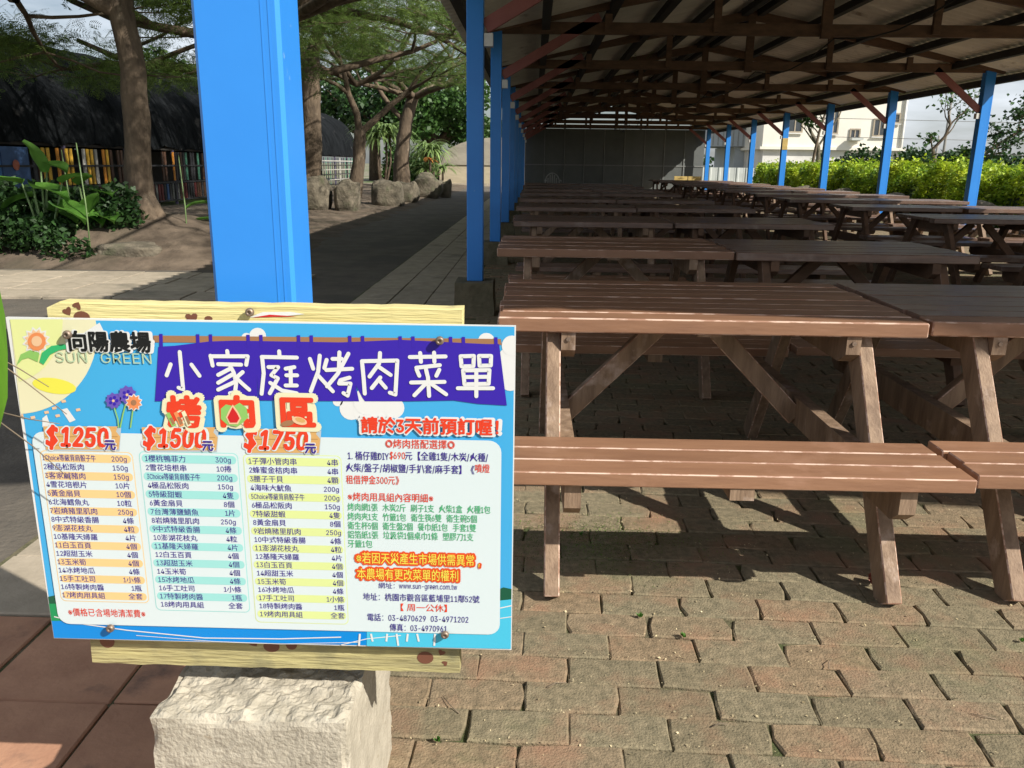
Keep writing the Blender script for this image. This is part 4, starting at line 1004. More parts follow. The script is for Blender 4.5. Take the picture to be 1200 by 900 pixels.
# strap-leaved clump plants
def strap_plant(x, y, h, n, L, seed, label, mt='leaf', wd=.05, cat='plant', name='strap_leaf_plant', heads=1):
    rg_ = R(seed); t = empty(name, (x, y, 0)); tag(t, label, cat); b = MB(); lb = MB()
    for hd in range(heads):
        ox, oy = (rg_.uniform(-.4, .4), rg_.uniform(-.4, .4)) if heads > 1 else (0, 0); hh = h * rg_.uniform(.8, 1)
        b.tube([(ox * .4, oy * .4, -.03), (ox, oy, hh * .5), (ox, oy, hh)], [.07, .055, .05], 6)
        for k in range(n):
            a = rg_.uniform(0, 6.28); up = rg_.uniform(.2, 1.1); l = L * rg_.uniform(.7, 1.1); q = Vector((ox, oy, hh)); d = Vector((math.cos(a) * .8, math.sin(a) * .8, up)).normalized(); s_ = Vector((-math.sin(a), math.cos(a), 0)); vs = []
            for i in range(6):
                w = wd * (1, 1.1, 1, .8, .5, .05)[i]; vs += [q - s_ * w, q + s_ * w]; q = q + d * l / 5; d = (d + Vector((0, 0, -.38))).normalized()
            lb.add(vs, [(2 * i, 2 * i + 1, 2 * i + 3, 2 * i + 2) for i in range(5)])
    b.obj('stem', M['bark'], t); lb.obj('foliage', M[mt], t)
M['strap'] = mat('pale_strap_leaf', (.26, .36, .12), (.15, .24, .07), rough=.5, scale=2, coord='WORLD', isl=.35, trans=.3)
strap_plant(-6.9, 38, 2.5, 70, 1.7, 41, 'tall plant with pale drooping strap leaves left of the far tree trunk', 'strap', .05, heads=4)
strap_plant(-4.95, 41, 1.9, 60, 1.6, 42, 'drooping strap-leaved plant right of the far tree trunk', 'strap', .05, heads=4)
strap_plant(-4.6, 39, 1.0, 40, 1.1, 43, 'low orange-tinged plant in front of the strap-leaved clump', 'strap', .05, heads=2)
M['orange'] = mat('orange_leaf', (.55, .22, .04), rough=.6, isl=.3)
strap_plant(-4.75, 38.6, 1.45, 26, .5, 44, 'small spray of orange leaves beside the drooping plant', 'orange', .04)
# ------------------------------------------------------------------ shade tunnel (left)
tun = empty('shade_tunnel', (-14, 29, 0)); tag(tun, 'long tunnel shelter under black shade netting with coloured slat walls', 'shelter')
TIN = (14, -29, 0)
def tp(b, name, mats): o = b.obj(name, mats, tun); o.location = TIN; return o
TY0, TY1 = 9.5, 48
vs = []; NA, NYT = 22, 150; rs = np.random.RandomState(9)
for j in range(NYT + 1):
    y = TY0 + (TY1 - TY0) * j / NYT
    for i in range(NA + 1):
        a = math.pi * i / NA; x = -14 + 4.05 * math.cos(a); z = 1.45 + 2.65 * math.sin(a) ** .85
        sag = .10 * abs(math.sin((y - TY0) * math.pi / 2.75)) ** .7
        w = .10 * mnoise.noise(Vector((x * .8, y * 1.7, z * .5))) + .05 * mnoise.noise(Vector((x * 2, y * 4, z)))
        k = (1 - sag * .22 + w * .5 * math.sin(a) ** .3)
        vs.append((-14 + (x + 14) * (k if i not in (0, NA) else 1 + w * .15), y, 1.45 + (z - 1.45) * k + (w * 1.0 if i in (0, NA) else 0)))
fs = [(j * (NA + 1) + i, (j + 1) * (NA + 1) + i, (j + 1) * (NA + 1) + i + 1, j * (NA + 1) + i + 1) for j in range(NYT) for i in range(NA)]
b = MB(); b.add(vs, fs, 0, True); tp(b, 'net_roof', [M['net']])
for yy in (TY1 - .05,):
    b = MB(); b.add([(-14 + 4 * math.cos(math.pi * i / NA), yy, 1.45 + 2.6 * math.sin(math.pi * i / NA) ** .85) for i in range(NA + 1)], [tuple(range(NA + 1))]); tp(b, 'end_net', [M['net']])
b = MB(); b.beam((-10.02, TY0, 1.43), (-10.02, TY1, 1.43), .05, .06); tp(b, 'eave_rail', [M['purl']])
for k in range(15):
    y = TY0 + .2 + k * 2.72; b = MB(); b.box(-10.05, -9.99, y - .035, y + .035, -.04, 1.42); tp(b, 'post', [mat('post_violet', (.13, .11, .20), rough=.6) if k == 0 else bpy.data.materials['post_violet']])
def cm(n, c): M[n] = mat(n, c, rough=.6, rnd=.12); return M[n]
cols = [cm('slat_brown', (.10, .05, .03)), cm('slat_grey', (.17, .17, .16)), cm('slat_dark', (.04, .04, .045)), cm('slat_blue', (.06, .13, .30)), cm('slat_maroon', (.15, .03, .03)), cm('slat_backlit_yellow', (.85, .50, .06)), cm('slat_orange', (.75, .30, .04)), cm('slat_white', (.55, .53, .48)), cm('slat_green', (.10, .30, .20))]  # yellow slats: backlight shining through them is put into their bright colour
rg2 = R(77)
smesh = {}
def slat(y, z0, z1, c, x=-9.98, w=.10):
    key = (round(z1 - z0, 2), c, w)
    if key not in smesh: b = MB(); b.box(-.012, .012, -w / 2, w / 2, 0, z1 - z0); smesh[key] = b.mesh('slat', [cols[c]])
    o = link('slat', smesh[key], tun); o.location = (x + 14, y - 29, z0); return o
y = 9.8; cnt = 0
while y < 30:
    if not (14.6 < y < 16.55):
        c = rg2.choice((0, 0, 1, 2, 2, 3, 4)); slat(y, .05, .52, c)
        if 16.7 < y < 20.3: up = rg2.choice((5, 5, 0, 7, 0, 2, 6, 0, 2))
        elif y < 14.6: up = rg2.choice((0, 3, 7, 2, 0))
        else: up = rg2.choice((0, 2, 2, 1, 3, 2, 1, 2, 0, 2, 8, 0, 1, 6))
        if rg2.random() < .82: slat(y, .60, 1.36, up, w=.09 if up in (5, 6) else .10)
    y += .172
for yy in (.08, .56, 1.0): b = MB(); b.beam((-9.95, 9.5, yy), (-9.95, 48, yy), .02, .04); tp(b, 'rail', [cols[2]])
b = MB(); b.box(-12.5, -12.45, 9.5, 48, .0, 1.4); tp(b, 'inner_wall', [cols[2]])
# blue panels filling the gap in the slat wall
for k in range(2):
    b = MB(); b.box(-9.99, -9.955, 14.72 + k * .9, 15.57 + k * .9, .12, 1.36); tp(b, 'blue_panel', [cols[3] if k else mat('panel_blue', (.05, .20, .50), rough=.5)])
b = MB(); b.box(-9.95, -9.935, 15.0, 15.3, .2, 1.2); tp(b, 'painted_stripe', [mat('stripe_yellow', (.55, .50, .16))])
b = MB(); b.add([(-9.93, 16.0 + .11 * math.cos(t * .5), 1.02 + .10 * math.sin(t * .5)) for t in range(12)], [tuple(range(12))]); tp(b, 'painted_mark', [mat('mark_red', (.5, .16, .10))])
# far stretch: wire cages with pale uprights
y = 30.3
while y < 47.6:
    slat(y, .05, 1.36, rg2.choice((8, 7, 2, 2, 8)), w=.07); y += .42
for zz in (.30, .55, .78, 1.0, 1.2):
    b = MB(); b.beam((-9.96, 30, zz), (-9.96, 47.8, zz), .02, .045); tp(b, 'rail', [cols[7]])
# ------------------------------------------------------------------ plants at the left
def volume_bush(name, label, c, r, n, size, mt, seed, cat='bush', lumps=10, flat_=.3, stems=True):
    rs = np.random.RandomState(seed); t = empty(name, (c[0], c[1], 0)); tag(t, label, cat)
    rg_ = R(seed); cl = np.array([(rg_.uniform(-.8, .8) * r[0], rg_.uniform(-.7, .7) * r[1], rg_.uniform(.1, .72) * r[2]) for _ in range(lumps)])
    idx = rs.randint(0, lumps, n); d = rs.normal(size=(n, 3)); d /= np.linalg.norm(d, axis=1)[:, None]
    pos = cl[idx] + d * (rs.uniform(.3, 1, n) ** .5)[:, None] * np.array([r[0] * .34, r[1] * .4, r[2] * .3]); pos[:, 2] = np.abs(pos[:, 2]) + c[2]
    V, F = scatter(LEAF_V, LEAF_F, pos, frames(n, rs, flat_, .1), size * rs.uniform(.6, 1.3, n)); link('foliage', np_mesh('foliage', V, F, M[mt]), t)
    if stems:
        b = MB()
        for q in cl[:8]: b.tube([(q[0] * .5, q[1] * .5, c[2] - .05), tuple(q + np.array([0, 0, c[2]]))], [.012, .006], 4)
        b.obj('stem', M['bark'], t)
    return t
volume_bush('leafy_bush', 'dark green bush at the left edge in front of the blue panels', (-6.6, 10.1, .05), (1.0, .6, .85), 7500, .085, 'leafd', 51, lumps=16)
volume_bush('leafy_bush', 'dark green bush directly left of the flared tree trunk', (-5.45, 10.1, .08), (.75, .5, .80), 6500, .08, 'leafd', 52, lumps=16)
volume_bush('leafy_bush', 'low bush with lighter leaves below the big-leaved plant', (-5.95, 9.35, .02), (.95, .4, .55), 4200, .075, 'leafd', 53, lumps=16)
def big_leaf(b, base, tip, w, mi=0, cup=.12, wavy=.0, rng=None):
    """heart-ended large leaf blade between base and tip"""
    p = Vector(base); q = Vector(tip); x = (q - p); L = x.length; x.normalize(); y = x.cross(Vector((0, 0, 1))).normalized()
    if y.length < .1: y = Vector((0, 1, 0))
    z = y.cross(x); prof = (.35, .85, 1.0, .9, .65, .35, .02); vs = []
    for i, k in enumerate(prof):
        t = i / 6; c = p + x * L * t + z * (.18 * L * math.sin(t * 2.4))
        for s_ in (-1, -.5, 0, .5, 1):
            wv = (rng.uniform(-.05, .05) if rng and abs(s_) == 1 else 0)
            vs.append(c + y * s_ * w * k - z * cup * w * 0 + z * (abs(s_) ** 1.5 * cup * w * 2 + wv * w) - x * (abs(s_) * .25 * w if i < 2 else 0))
    fs = [(i * 5 + j, i * 5 + j + 1, (i + 1) * 5 + j + 1, (i + 1) * 5 + j) for i in range(6) for j in range(4)]
    b.add(vs, fs, mi, True)
def taro(x, y, z, leaves, label, seed):
    t = empty('elephant_ear_plant', (x, y, z)); tag(t, label, 'plant'); rg_ = R(seed)
    for (bx, bz, tx, tz, w) in leaves:
        dy = rg_.uniform(-.15, .15)
        b = MB(); b.tube([(rg_.uniform(-.05, .05), 0, 0), (bx * .6, dy * .5, bz * .6), (bx, dy, bz)], [.018, .013, .008], 6); b.obj('stalk', M['stem'], t)
        b = MB(); big_leaf(b, (bx, dy, bz), (tx, dy - rg_.uniform(.05, .22), tz), w * 1.45, cup=.16, rng=rg_); b.obj('leaf', M['taro'], t)
taro(-5.7, 9.55, .02, [(.05, .98, -.05, 1.28, .10), (.0, .80, .42, .60, .12), (-.1, .85, -.5, .78, .10), (.25, .60, .62, .36, .13), (.02, .55, .38, .34, .13), (-.15, .7, -.48, .48, .1), (.35, .86, .72, .88, .08), (.05, 1.05, .32, .92, .10), (.5, .52, .72, .70, .09)], 'big-leaved elephant ear plant in front of the slat wall, left of the tree', 61)
taro(-5.25, 9.75, .05, [(.1, .70, .34, .62, .10), (-.1, .8, .12, .86, .08), (.2, .45, .40, .34, .11), (0.0, .5, .2, .3, .10)], 'smaller elephant ear plant between the bush and the tree trunk', 62)
taro(-4.25, 10.9, .2, [(.05, .36, .42, .22, .07), (-.05, .40, -.25, .30, .06), (.15, .28, .55, .10, .07), (.0, .46, .25, .44, .06), (.1, .2, -.18, .12, .06)], 'low broad-leaved plant right of the flared tree trunk', 63)
for (x, y, h, la) in ((-5.05, 9.3, 1.32, 'pale green bamboo stake standing in the bush left of the tree'), (-5.62, 10.0, 1.25, 'pale green bamboo stake behind the big-leaved plant'), (-4.3, 10.2, 1.2, 'thin pale green stake right of the flared trunk')):
    b = MB(); b.tube([(0, 0, 0), (.01, 0, h * .5), (-.015, 0, h)], [.009, .008, .006], 6); o = b.obj('bamboo_stake', M['stem'], None, (x, y, 0)); tag(o, la, 'stake')
# foreground leaf and twigs at the left edge
fl = empty('overhanging_branch', (-.86, 1.02, .75)); tag(fl, 'green blade leaf with thin twigs hanging at the left edge over the menu board', 'branch')
b = MB(); pts = [(-.715, 1.03), (-.692, 1.0), (-.682, .95), (-.679, .9), (-.683, .85), (-.692, .79), (-.712, .74)]
vs = []
for i, (x, z) in enumerate(pts):
    x += .004; z += .055
    w = (.015, .045, .06, .065, .06, .04, .01)[i]; vs += [(x, 1.02, z), (x - w * .5, 1.0, z), (x - w, 1.03, z)]
b.add(vs, [(i * 3 + j, i * 3 + j + 1, (i + 1) * 3 + j + 1, (i + 1) * 3 + j) for i in range(6) for j in range(2)], 0, True)
M['blade'] = mat('blade_leaf', (.13, .30, .025), (.09, .22, .02), rough=.4, scale=4, stretch=(20, 1, 1), trans=.35)
o = b.obj('leaf', [M['blade']], fl); o.location = (.86, -1.02, -.75)
for pts in ([(-.74, 1.06, .900), (-.70, 1.07, .872), (-.665, 1.075, .845)], [(-.74, 1.06, .90), (-.69, 1.07, .85), (-.645, 1.075, .806)], [(-.745, 1.07, .80), (-.70, 1.075, .758), (-.655, 1.08, .706)], [(-.74, 1.07, .81), (-.70, 1.075, .798), (-.66, 1.08, .79)]):
    b = MB(); b.tube(pts, [.0011, .0009, .0006], 5); o = b.obj('twig', [M['twig']], fl); o.location = (.86, -1.02, -.75)
# weeds and a fallen leaf between the bricks
rgw = R(8)
for (x, y, la) in ((.30, 1.93, 'tiny green weed sprouting between bricks in front of the bench'), (.17, 2.42, 'small weed in the mossy brick joint under the bench'), (-.175, 1.43, 'bright green seedling beside the concrete block'), (.40, 1.84, 'weed tuft in an open brick joint below the bench'), (1.25, 1.86, 'low weed between bricks below the right bench')):
    b = MB()
    for k in range(9):
        a = rgw.uniform(0, 6.28); r = rgw.uniform(.004, .016); big_leaf(b, (r * .3 * math.cos(a), r * .3 * math.sin(a), .004), (r * math.cos(a), r * math.sin(a), .006 + rgw.uniform(0, .012)), .0038)
    o = b.obj('weed_sprout', [M['taro']], None, (x, y, .0)); tag(o, la, 'weed')
b = MB(); big_leaf(b, (0, 0, 0), (.05, .01, .018), .022, cup=.5); big_leaf(b, (.005, .005, .008), (.035, -.02, .04), .014, cup=.6)
o = b.obj('fallen_leaf', [mat('red_dry_leaf', (.40, .12, .07), (.24, .06, .04), rough=.5)], None, (.985, 2.13, .004)); tag(o, 'curled reddish dry leaf lying beside the table leg', 'leaf')
volume_bush('leafy_bush', 'tall pale green bush beyond the tunnel end, behind the lane trees', (-6.4, 43.5, 0), (1.3, 1.0, 2.2), 4200, .22, 'leaf', 54, lumps=18)
volume_bush('leafy_bush', 'bright bush just left of the grey arched shed', (-5.75, 43.2, 0), (.7, .7, 1.5), 2600, .18, 'leaf', 55, lumps=12)
# ------------------------------------------------------------------ boulders
def boulder(x, y, sx, sy, sz, seed, label, z=-.08, mt='rock', grp='boulders along the lane'):
    import bmesh
    bm = bmesh.new(); bmesh.ops.create_icosphere(bm, subdivisions=4, radius=1); off = Vector((seed * 3.1, seed, 0))
    for v in bm.verts:
        p = v.co.copy(); q = Vector((abs(p.x) ** .62 * math.copysign(1, p.x), abs(p.y) ** .62 * math.copysign(1, p.y), abs(p.z) ** .62 * math.copysign(1, p.z)))
        k = 1 + .20 * mnoise.noise(p * 1.1 + off) + .05 * mnoise.noise(p * 2.8 + off) + .015 * mnoise.noise(p * 9 + off)
        v.co = Vector((q.x * sx * k, q.y * sy * k, (q.z * .5 + .5) * sz * k))
    me = bpy.data.meshes.new('boulder'); bm.to_mesh(me); bm.free(); me.materials.append(M[mt]); o = link('boulder', me, None, (x, y, z)); tag(o, label, 'rock', grp); return o
boulder(-5.15, 19.3, .46, .42, .86, 1, 'large squarish boulder beside the forked tree, leftmost of the lane rocks')
boulder(-4.35, 19.4, .29, .36, .82, 2, 'tall boulder with a sunlit face, touching the large squarish one')
boulder(-3.95, 22.6, .44, .38, .78, 3, 'rounded boulder with a pale tip in the middle of the lane rocks')
boulder(-3.75, 25.0, .32, .36, .70, 4, 'dark boulder behind the pale-tipped one')
boulder(-3.65, 28.5, .5, .45, .82, 5, 'grey boulder at the far end of the lane rocks')
boulder(-3.1, 29.5, .22, .25, .7, 6, 'narrow upright stone, rightmost of the lane rocks')
boulder(-4.62, 9.35, .36, .22, .20, 7, 'flat pale stone set in the soil in front of the tree roots', .02)
for i, (x, y, s_) in enumerate(((8.35, 15.9, .42), (8.3, 19.5, .40), (8.4, 23.2, .45), (8.3, 26.2, .42))):
    boulder(x, y, s_ * .75, s_ * .6, .66, 11 + i, ('dark', 'grey', 'rough', 'pale grey')[i] + f' boulder at the foot of the hedge, {ORD[i]} one counted from the right' if i else 'dark boulder at the foot of the hedge, rightmost one', mt='rock', grp='boulders along the hedge')
# ------------------------------------------------------------------ grey arched shed at the lane's end
sh = empty('arched_shed', (-1.9, 45, 0)); tag(sh, 'weathered grey arched shed with pale block walls at the end of the lane', 'shed')
n_ = 18; prof = [(-3.15 * math.cos(math.pi * i / n_), 1.15 + 1.35 * math.sin(math.pi * i / n_)) for i in range(n_ + 1)]
b = MB(); b.add([(x, 0, z) for x, z in prof] + [(x, 12, z) for x, z in prof], [(i, i + 1, n_ + 2 + i, n_ + 1 + i) for i in range(n_)] + [tuple(range(n_ + 1))[::-1]], 0, False); b.obj('shell_roof', [M['dome']], sh)
b = MB(); b.box(-3.15, 3.15, -.04, 12, -.04, 1.13); b.obj('wall', [M['domew']], sh)
b = MB(); b.box(-3.2, 3.2, -.10, -.045, 1.08, 1.2); b.obj('ledge', [M['dome']], sh)
b = MB(); b.box(-3.15, 3.15, -.12, -.045, -.04, .14); b.obj('plinth', [M['slabg']], sh)
# ------------------------------------------------------------------ right side
# hedge
def hedge():
    t = empty('hedge', (9.6, 24, 0)); tag(t, 'long clipped yellow-green hedge running beside the pavilion on the right', 'hedge'); rs = np.random.RandomState(4)
    n = 52000; y = rs.uniform(13, 34.5, n) ; 
    cx = 9.6 + .12 * np.sin(y * 1.3) + .10 * np.sin(y * 3.1 + 1); hh = 1.16 + .10 * np.sin(y * 2.1) + .08 * np.sin(y * 5.3 + 2) + .05 * np.sin(y * 11)
    face = rs.rand(n)
    a = np.where(face < .58, rs.uniform(-.25, 1.0, n), rs.uniform(1.0, 2.1, n)); rr = rs.uniform(.80, 1.0, n)
    cz = np.where(face < .58, rs.uniform(.03, 1, n), 1.0)
    x = np.where(face < .58, cx - .72 * rr - .09 * np.sin(cz * 9 + y * 4) , cx + rs.uniform(-.75, .75, n)); z = np.where(face < .58, cz * hh, hh * (rr ** .5)) + rs.normal(0, .04, n)
    z = np.where((face >= .58), z - .12 * ((x - cx) / .75) ** 2, z)
    spr = rs.rand(n) < .06; z[spr & (face >= .58)] += rs.uniform(.05, .22, (spr & (face >= .58)).sum())
    lean = .22 * np.clip(z / 1.1 - .75, 0, 1) ; x = np.where(face < .58, x + lean, x)
    pos = np.stack([x - 9.6, y - 24, np.maximum(z, .02)], 1)
    V, F = scatter(LEAF_V, LEAF_F, pos, frames(n, rs, .45, -.1), .095 * rs.uniform(.6, 1.3, n)); link('foliage', np_mesh('foliage', V, F, M['hedge']), t)
    b = MB(); rg_ = R(4)
    for k in range(60):
        yy = -11 + k * .36; b.tube([(rg_.uniform(-.2, .2), yy, -.05), (rg_.uniform(-.3, .3), yy + .1, .5), (rg_.uniform(-.4, .4), yy, .95)], [.025, .018, .008], 5)
    o = b.obj('stem', M['bark'], t); tag(o, kind='stuff')
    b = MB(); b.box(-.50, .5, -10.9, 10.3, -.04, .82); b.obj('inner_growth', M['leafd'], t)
hedge()
# low wall of posts / rail behind the hedge
# metal fence
fe = empty('metal_fence', (9.9, 37.5, 0)); tag(fe, 'pale ribbed metal fence between the pavilion end and the hedge', 'fence')
bpan = MB(); W_ = .39
vs = []; nn = 4
prof = [(-W_ / 2, 0), (-W_ * .3, 0), (-W_ * .22, -.03), (-W_ * .05, -.03), (.03 * W_, 0), (W_ / 2, 0)]
bpan.add([(x, y, 0) for x, y in prof] + [(x, y, 1.10) for x, y in prof], [(i, i + 1, i + 7, i + 6) for i in range(5)]); pm = bpan.mesh('fence_panel', [M['fence']])
for k in range(14): o = link('fence_panel', pm, fe, (-2.5 + k * .40, 0, .02))
b = MB(); b.box(-2.7, 3.0, .02, .06, .95, 1.0); b.obj('rail', M['rib'], fe)
# grey outbuilding
gb = empty('grey_outbuilding', (11.6, 52, 0)); tag(gb, 'grey metal-clad building with louvred windows behind the pale fence', 'building')
b = MB(); b.box(-1.2, 6.5, 0, 6, 2.35, 5.2); b.obj('upper_wall', M['greyw'], gb)
b = MB(); b.box(.6, 6.5, .3, 6, -.04, 2.33); b.obj('lower_wall', M['greyw'], gb)
for i in range(16): b = MB(); b.box(-1.15 + i * .3, -1.08 + i * .3, -.02, -.001, 2.4, 5.1); b.obj('wall_rib', M['rib'], gb)
for k in range(2):
    wn = MB(); wn.box(.35 + k * 1.25, 1.25 + k * 1.25, -.05, -.022, 3.35, 4.45); wf = wn.obj('window', M['glass'], gb)
    for j in range(5): q = MB(); q.box(.35 + k * 1.25, 1.25 + k * 1.25, -.10, -.051, 3.42 + j * .22, 3.47 + j * .22); q.obj('louvre', M['white'], wf)
b = MB(); b.box(1.3, 1.9, .22, .299, .9, 1.9); b.obj('window', M['glass'], gb)
# cream house
ho = empty('cream_house', (16.6, 48, 0)); tag(ho, 'two-storey cream house with grey-framed windows behind the hedge', 'house')
b = MB(); b.box(-3.9, 3.85, 0, 8, 2.28, 6.4); b.obj('upper_wall', M['cream'], ho)
b = MB(); b.box(-3.8, 3.75, .1, 8, -.04, 2.12); b.obj('lower_wall', M['whitew'], ho)
b = MB(); b.box(-4.05, 4.0, -.14, 8, 2.125, 2.275); b.obj('ledge', M['cream'], ho)
b = MB(); b.box(-4.1, 4.05, -.2, 8.1, 6.405, 6.65); b.obj('roof', M['whitew'], ho)
def window(x0, x1, z0, z1, par, bars=1):
    b = MB(); b.box(x0, x1, -.03, -.001, z0, z1); w = b.obj('window', M['glass'], par)
    b = MB(); b.box(x0 - .08, x1 + .08, -.07, -.031, z0 - .08, z0); b.box(x0 - .08, x1 + .08, -.07, -.031, z1, z1 + .08); b.box(x0 - .08, x0, -.07, -.031, z0 + .002, z1 - .002); b.box(x1, x1 + .08, -.07, -.031, z0 + .002, z1 - .002)
    for i in range(1, bars + 1): xx = x0 + (x1 - x0) * i / (bars + 1); b.box(xx - .03, xx + .03, -.06, -.031, z0 + .003, z1 - .003)
    b.obj('frame', M['slabg'], w); b = MB(); b.box(x0 - .12, x1 + .12, -.12, -.071, z0 - .14, z0 - .083); b.obj('sill', M['whitew'], w)
def hx(px): return (px - 626) / 1008 * 48 - 16.6
def hz(py): return 1.15 + (196 - py) / 960 * 48
window(hx(921), hx(936), hz(157), hz(141), ho); window(hx(968), hx(977), hz(158), hz(134), ho); window(hx(994), hx(1003), hz(164), hz(155), ho); window(hx(1020), hx(1032), hz(160), hz(144), ho); window(hx(1042), hx(1047), hz(146), hz(138), ho, 0)
b = MB(); b.box(hx(993) - .05, hx(1004) + .05, -.55, -.12, hz(166), hz(163)); b.obj('window_box', M['fence'], ho)
b = MB(); b.tube([(hx(1053), -.08, 0), (hx(1053), -.08, 6.3)], .06, 6); b.obj('downpipe', M['whitew'], ho)
# shrubs between hedge and house
SH = [(12.9, 33.5, .9, 1.75), (12.2, 29.5, .8, 1.7), (12.6, 31.5, .8, 1.9), (13.3, 30.0, .75, 2.0), (14.2, 31.5, .8, 1.75), (13.9, 28.6, .7, 1.85), (14.9, 29.8, .75, 1.7), (11.4, 32.5, .7, 1.6)]
for i, (x, y, r, h) in enumerate(SH):
    volume_bush('dark_shrub', ['dark shrub behind the hedge at its far left end', 'dark shrub left of the bare pale tree', 'taller dark shrub under the house window', 'tallest dark shrub in front of the cream house', 'dark shrub right of the bare pale tree', 'dark shrub before the house corner', 'rounded shrub at the right foot of the cream house', 'shrub beside the end of the pale metal fence'][i], (x, y, .1), (r, r * .8, h), 1700, .16, 'leafd', 70 + i, cat='shrub', lumps=12)
volume_bush('dark_shrub', 'broad pale green bush seen past the pole behind the hedge', (16.5, 33, .1), (1.3, 1, 1.75), 2200, .17, 'leaf', 90, cat='shrub')
# slender garden trees
def sparse_tree(name, label, base, path, rad, twigs, seed, nl, ls, mt, bark='bark', lev=1, L=.8, spread=.10, kids=2, lkind='leaf'):
    t = empty(name, base); tag(t, label, 'tree'); rng = R(seed); b = MB(); P_ = [Vector(p) for p in path]
    b.tube(P_, rad, 8); b.obj('trunk', M[bark], t); lb = MB(); tips = []
    for i, d, l in twigs: grow(lb, P_[i], d, l, rad[i] * .6, lev, rng, tips, up=.5, flatz=1.0, seg=5, kids=kids)
    lb.obj('branches', M[bark], t)
    if nl: link('crown', leaf_mesh('crown', tips, nl, ls, M[mt], seed, lkind, .5, spread, .0), t)
sparse_tree('slender_tree', 'small leaning tree with tufts of green leaves against the sky, right of the house', (10.35, 22, 0),
    [(0, 0, 0), (0, 0, 1.0), (-.12, 0, 1.35), (-.2, 0, 1.65), (.05, 0, 1.95), (.15, 0, 2.25), (.05, 0, 2.55)], [.06, .055, .05, .045, .04, .035, .02],
    [(4, (1, .2, .8), .8), (5, (.9, -.2, 1.0), .75), (5, (-.7, .1, .9), .6), (6, (-.4, .1, 1), .55), (6, (.6, 0, .9), .6), (3, (-.6, .1, .8), .4)], 81, 330, .12, 'leaf', spread=.09)
sparse_tree('bare_tree', 'bare pale-trunked young tree in front of the cream house', (10.1, 30.5, 0),
    [(0, 0, 0), (0, 0, 1.3), (-.05, 0, 1.9), (-.45, 0, 2.5)], [.10, .085, .07, .05], [(2, (.9, 0, .9), 1.5), (3, (-.6, .1, .8), 1.2), (3, (.5, -.1, 1), 1.3), (2, (-.8, 0, .5), 1.0), (3, (-.1, .2, 1), 1.2)], 82, 25, .10, 'leaf', bark='rock', lev=2)
sparse_tree('leafy_tree', 'round-topped green tree close to the pavilion eave, in front of the house windows', (9.75, 30, 0),
    [(0, 0, 0), (0, 0, 1.4), (.1, 0, 2.3), (.25, 0, 3.0)], [.06, .055, .045, .035], [(3, (1, 0, .4), .8), (3, (-.9, 0, .5), .8), (3, (.2, .5, .9), .6), (2, (-.6, 0, .8), .7), (3, (.5, -.4, .7), .7)], 83, 900, .19, 'leafd', spread=.16)
sparse_tree('leafy_tree', 'dark leaning leafy tree at the right edge behind the nearest right post', (10.3, 20.3, 0),
    [(-.3, 0, 0), (-.25, 0, .95), (0, 0, 1.3), (.45, 0, 1.65), (.95, 0, 2.0), (1.35, 0, 2.2)], [.07, .06, .055, .045, .04, .02],
    [(1, (-.6, 0, .7), .45), (2, (-.5, .2, .6), .35), (3, (.2, 0, 1), .45), (4, (.3, .2, .8), .5), (5, (.8, 0, .5), .6), (5, (0, .3, .7), .5), (2, (.9, -.2, .1), .7), (3, (.7, .2, -.1), .6)], 84, 1100, .12, 'leafd', spread=.13)
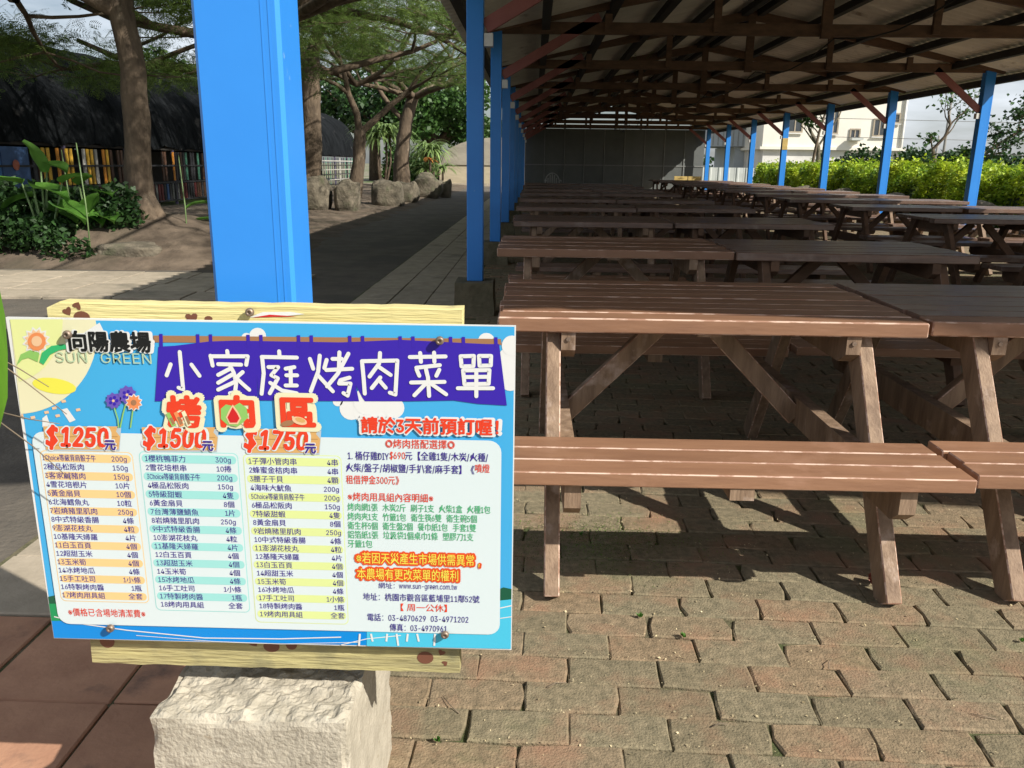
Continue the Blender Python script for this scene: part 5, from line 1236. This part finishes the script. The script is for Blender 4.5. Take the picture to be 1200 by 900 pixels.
# poles and wires
for (px, Y, top, r, la) in ((1104, 40, 5.0, .07, 'slim grey utility pole against the sky right of the house'), (1096, 60, 3.4, .10, 'shorter far pole just left of the slim grey pole'), (1116, 90, 2.6, .10, 'faint distant pole right of the slim grey pole')):
    x = (px - 626) / 1010 * Y; b = MB(); b.tube([(0, 0, -.1), (.06, 0, top)], [r, r * .8], 8); b.box(-.35 if Y > 50 else -.2, .35 if Y > 50 else .2, -.04, .04, top - .35, top - .27); o = b.obj('utility_pole', M['pole'], None, (x, Y, 0)); tag(o, la, 'pole')
for i, z in enumerate((1.95, 2.6, 3.5)):
    b = MB(); b.tube([(13, 40 + i, z), (25, 40 + i, z - .15), (45, 40 + i, z + .2)], .012, 4); o = b.obj('overhead_wire', M['pole']); tag(o, ['lowest', 'middle', 'highest'][i] + ' thin overhead wire crossing the sky at right', 'wire')
# far treeline at the right
volume_bush('distant_trees', 'low distant treeline on the horizon at right', (45, 110, -.5), (26, 3, 4.2), 9000, .8, 'leafd', 95, cat='trees', lumps=60, stems=False)
# ------------------------------------------------------------------ things at the far wall
ch = empty('plastic_chair', (.62, 27.6, .0), .1); tag(ch, 'white plastic armchair with a rounded back at the far left by the rear wall', 'chair')
z0 = .42
b = MB(); b.cbox(.46, .44, .03, .008, 0, 0, Matrix.Translation((0, 0, z0))); b.obj('seat', M['chair'], ch)
for sx in (-1, 1):
    for sy in (-1, 1): b = MB(); b.tube([(sx * .24, sy * .22, 0), (sx * .20, sy * .18, z0)], [.02, .025], 6); b.obj('leg', M['chair'], ch)
    b = MB(); b.beam((sx * .24, -.2, .64), (sx * .24, .2, .66), .04, .025); b.obj('armrest', M['chair'], ch)
b = MB(); bk = [(.23 * math.cos(math.pi * i / 10), .22 + .02, .60 + .28 * math.sin(math.pi * i / 10)) for i in range(11)]; b.tube([(.22, .2, z0)] + bk + [(-.22, .2, z0)], .022, 6)
for k in range(-2, 3): b.box(k * .07 - .018, k * .07 + .018, .225, .245, z0, .62 + .24 * math.cos(k * .55))
b.obj('backrest', M['chair'], ch)
cb = empty('notice_easel', (5.9, 32.6, 0)); tag(cb, 'yellow two-panel board on short legs against the rear wall', 'notice board')
for k in (0, 1): b = MB(); b.box(-.52 + k * .53, -.02 + k * .53, -.02, .02, .38, .78); b.obj('board', M['gold'], cb)
for sx in (-.4, .4): b = MB(); b.box(sx - .02, sx + .02, .021, .05, 0, .75); b.obj('leg', M['tim'], cb)
b = MB(); b.box(XR - .07, XR + .07, Ys[5] - .075, Ys[5] - .060, 1.62, 1.92); o = b.obj('notice_sheet', M['gold']); tag(o, 'small yellow notice taped to one of the far right posts', 'notice')
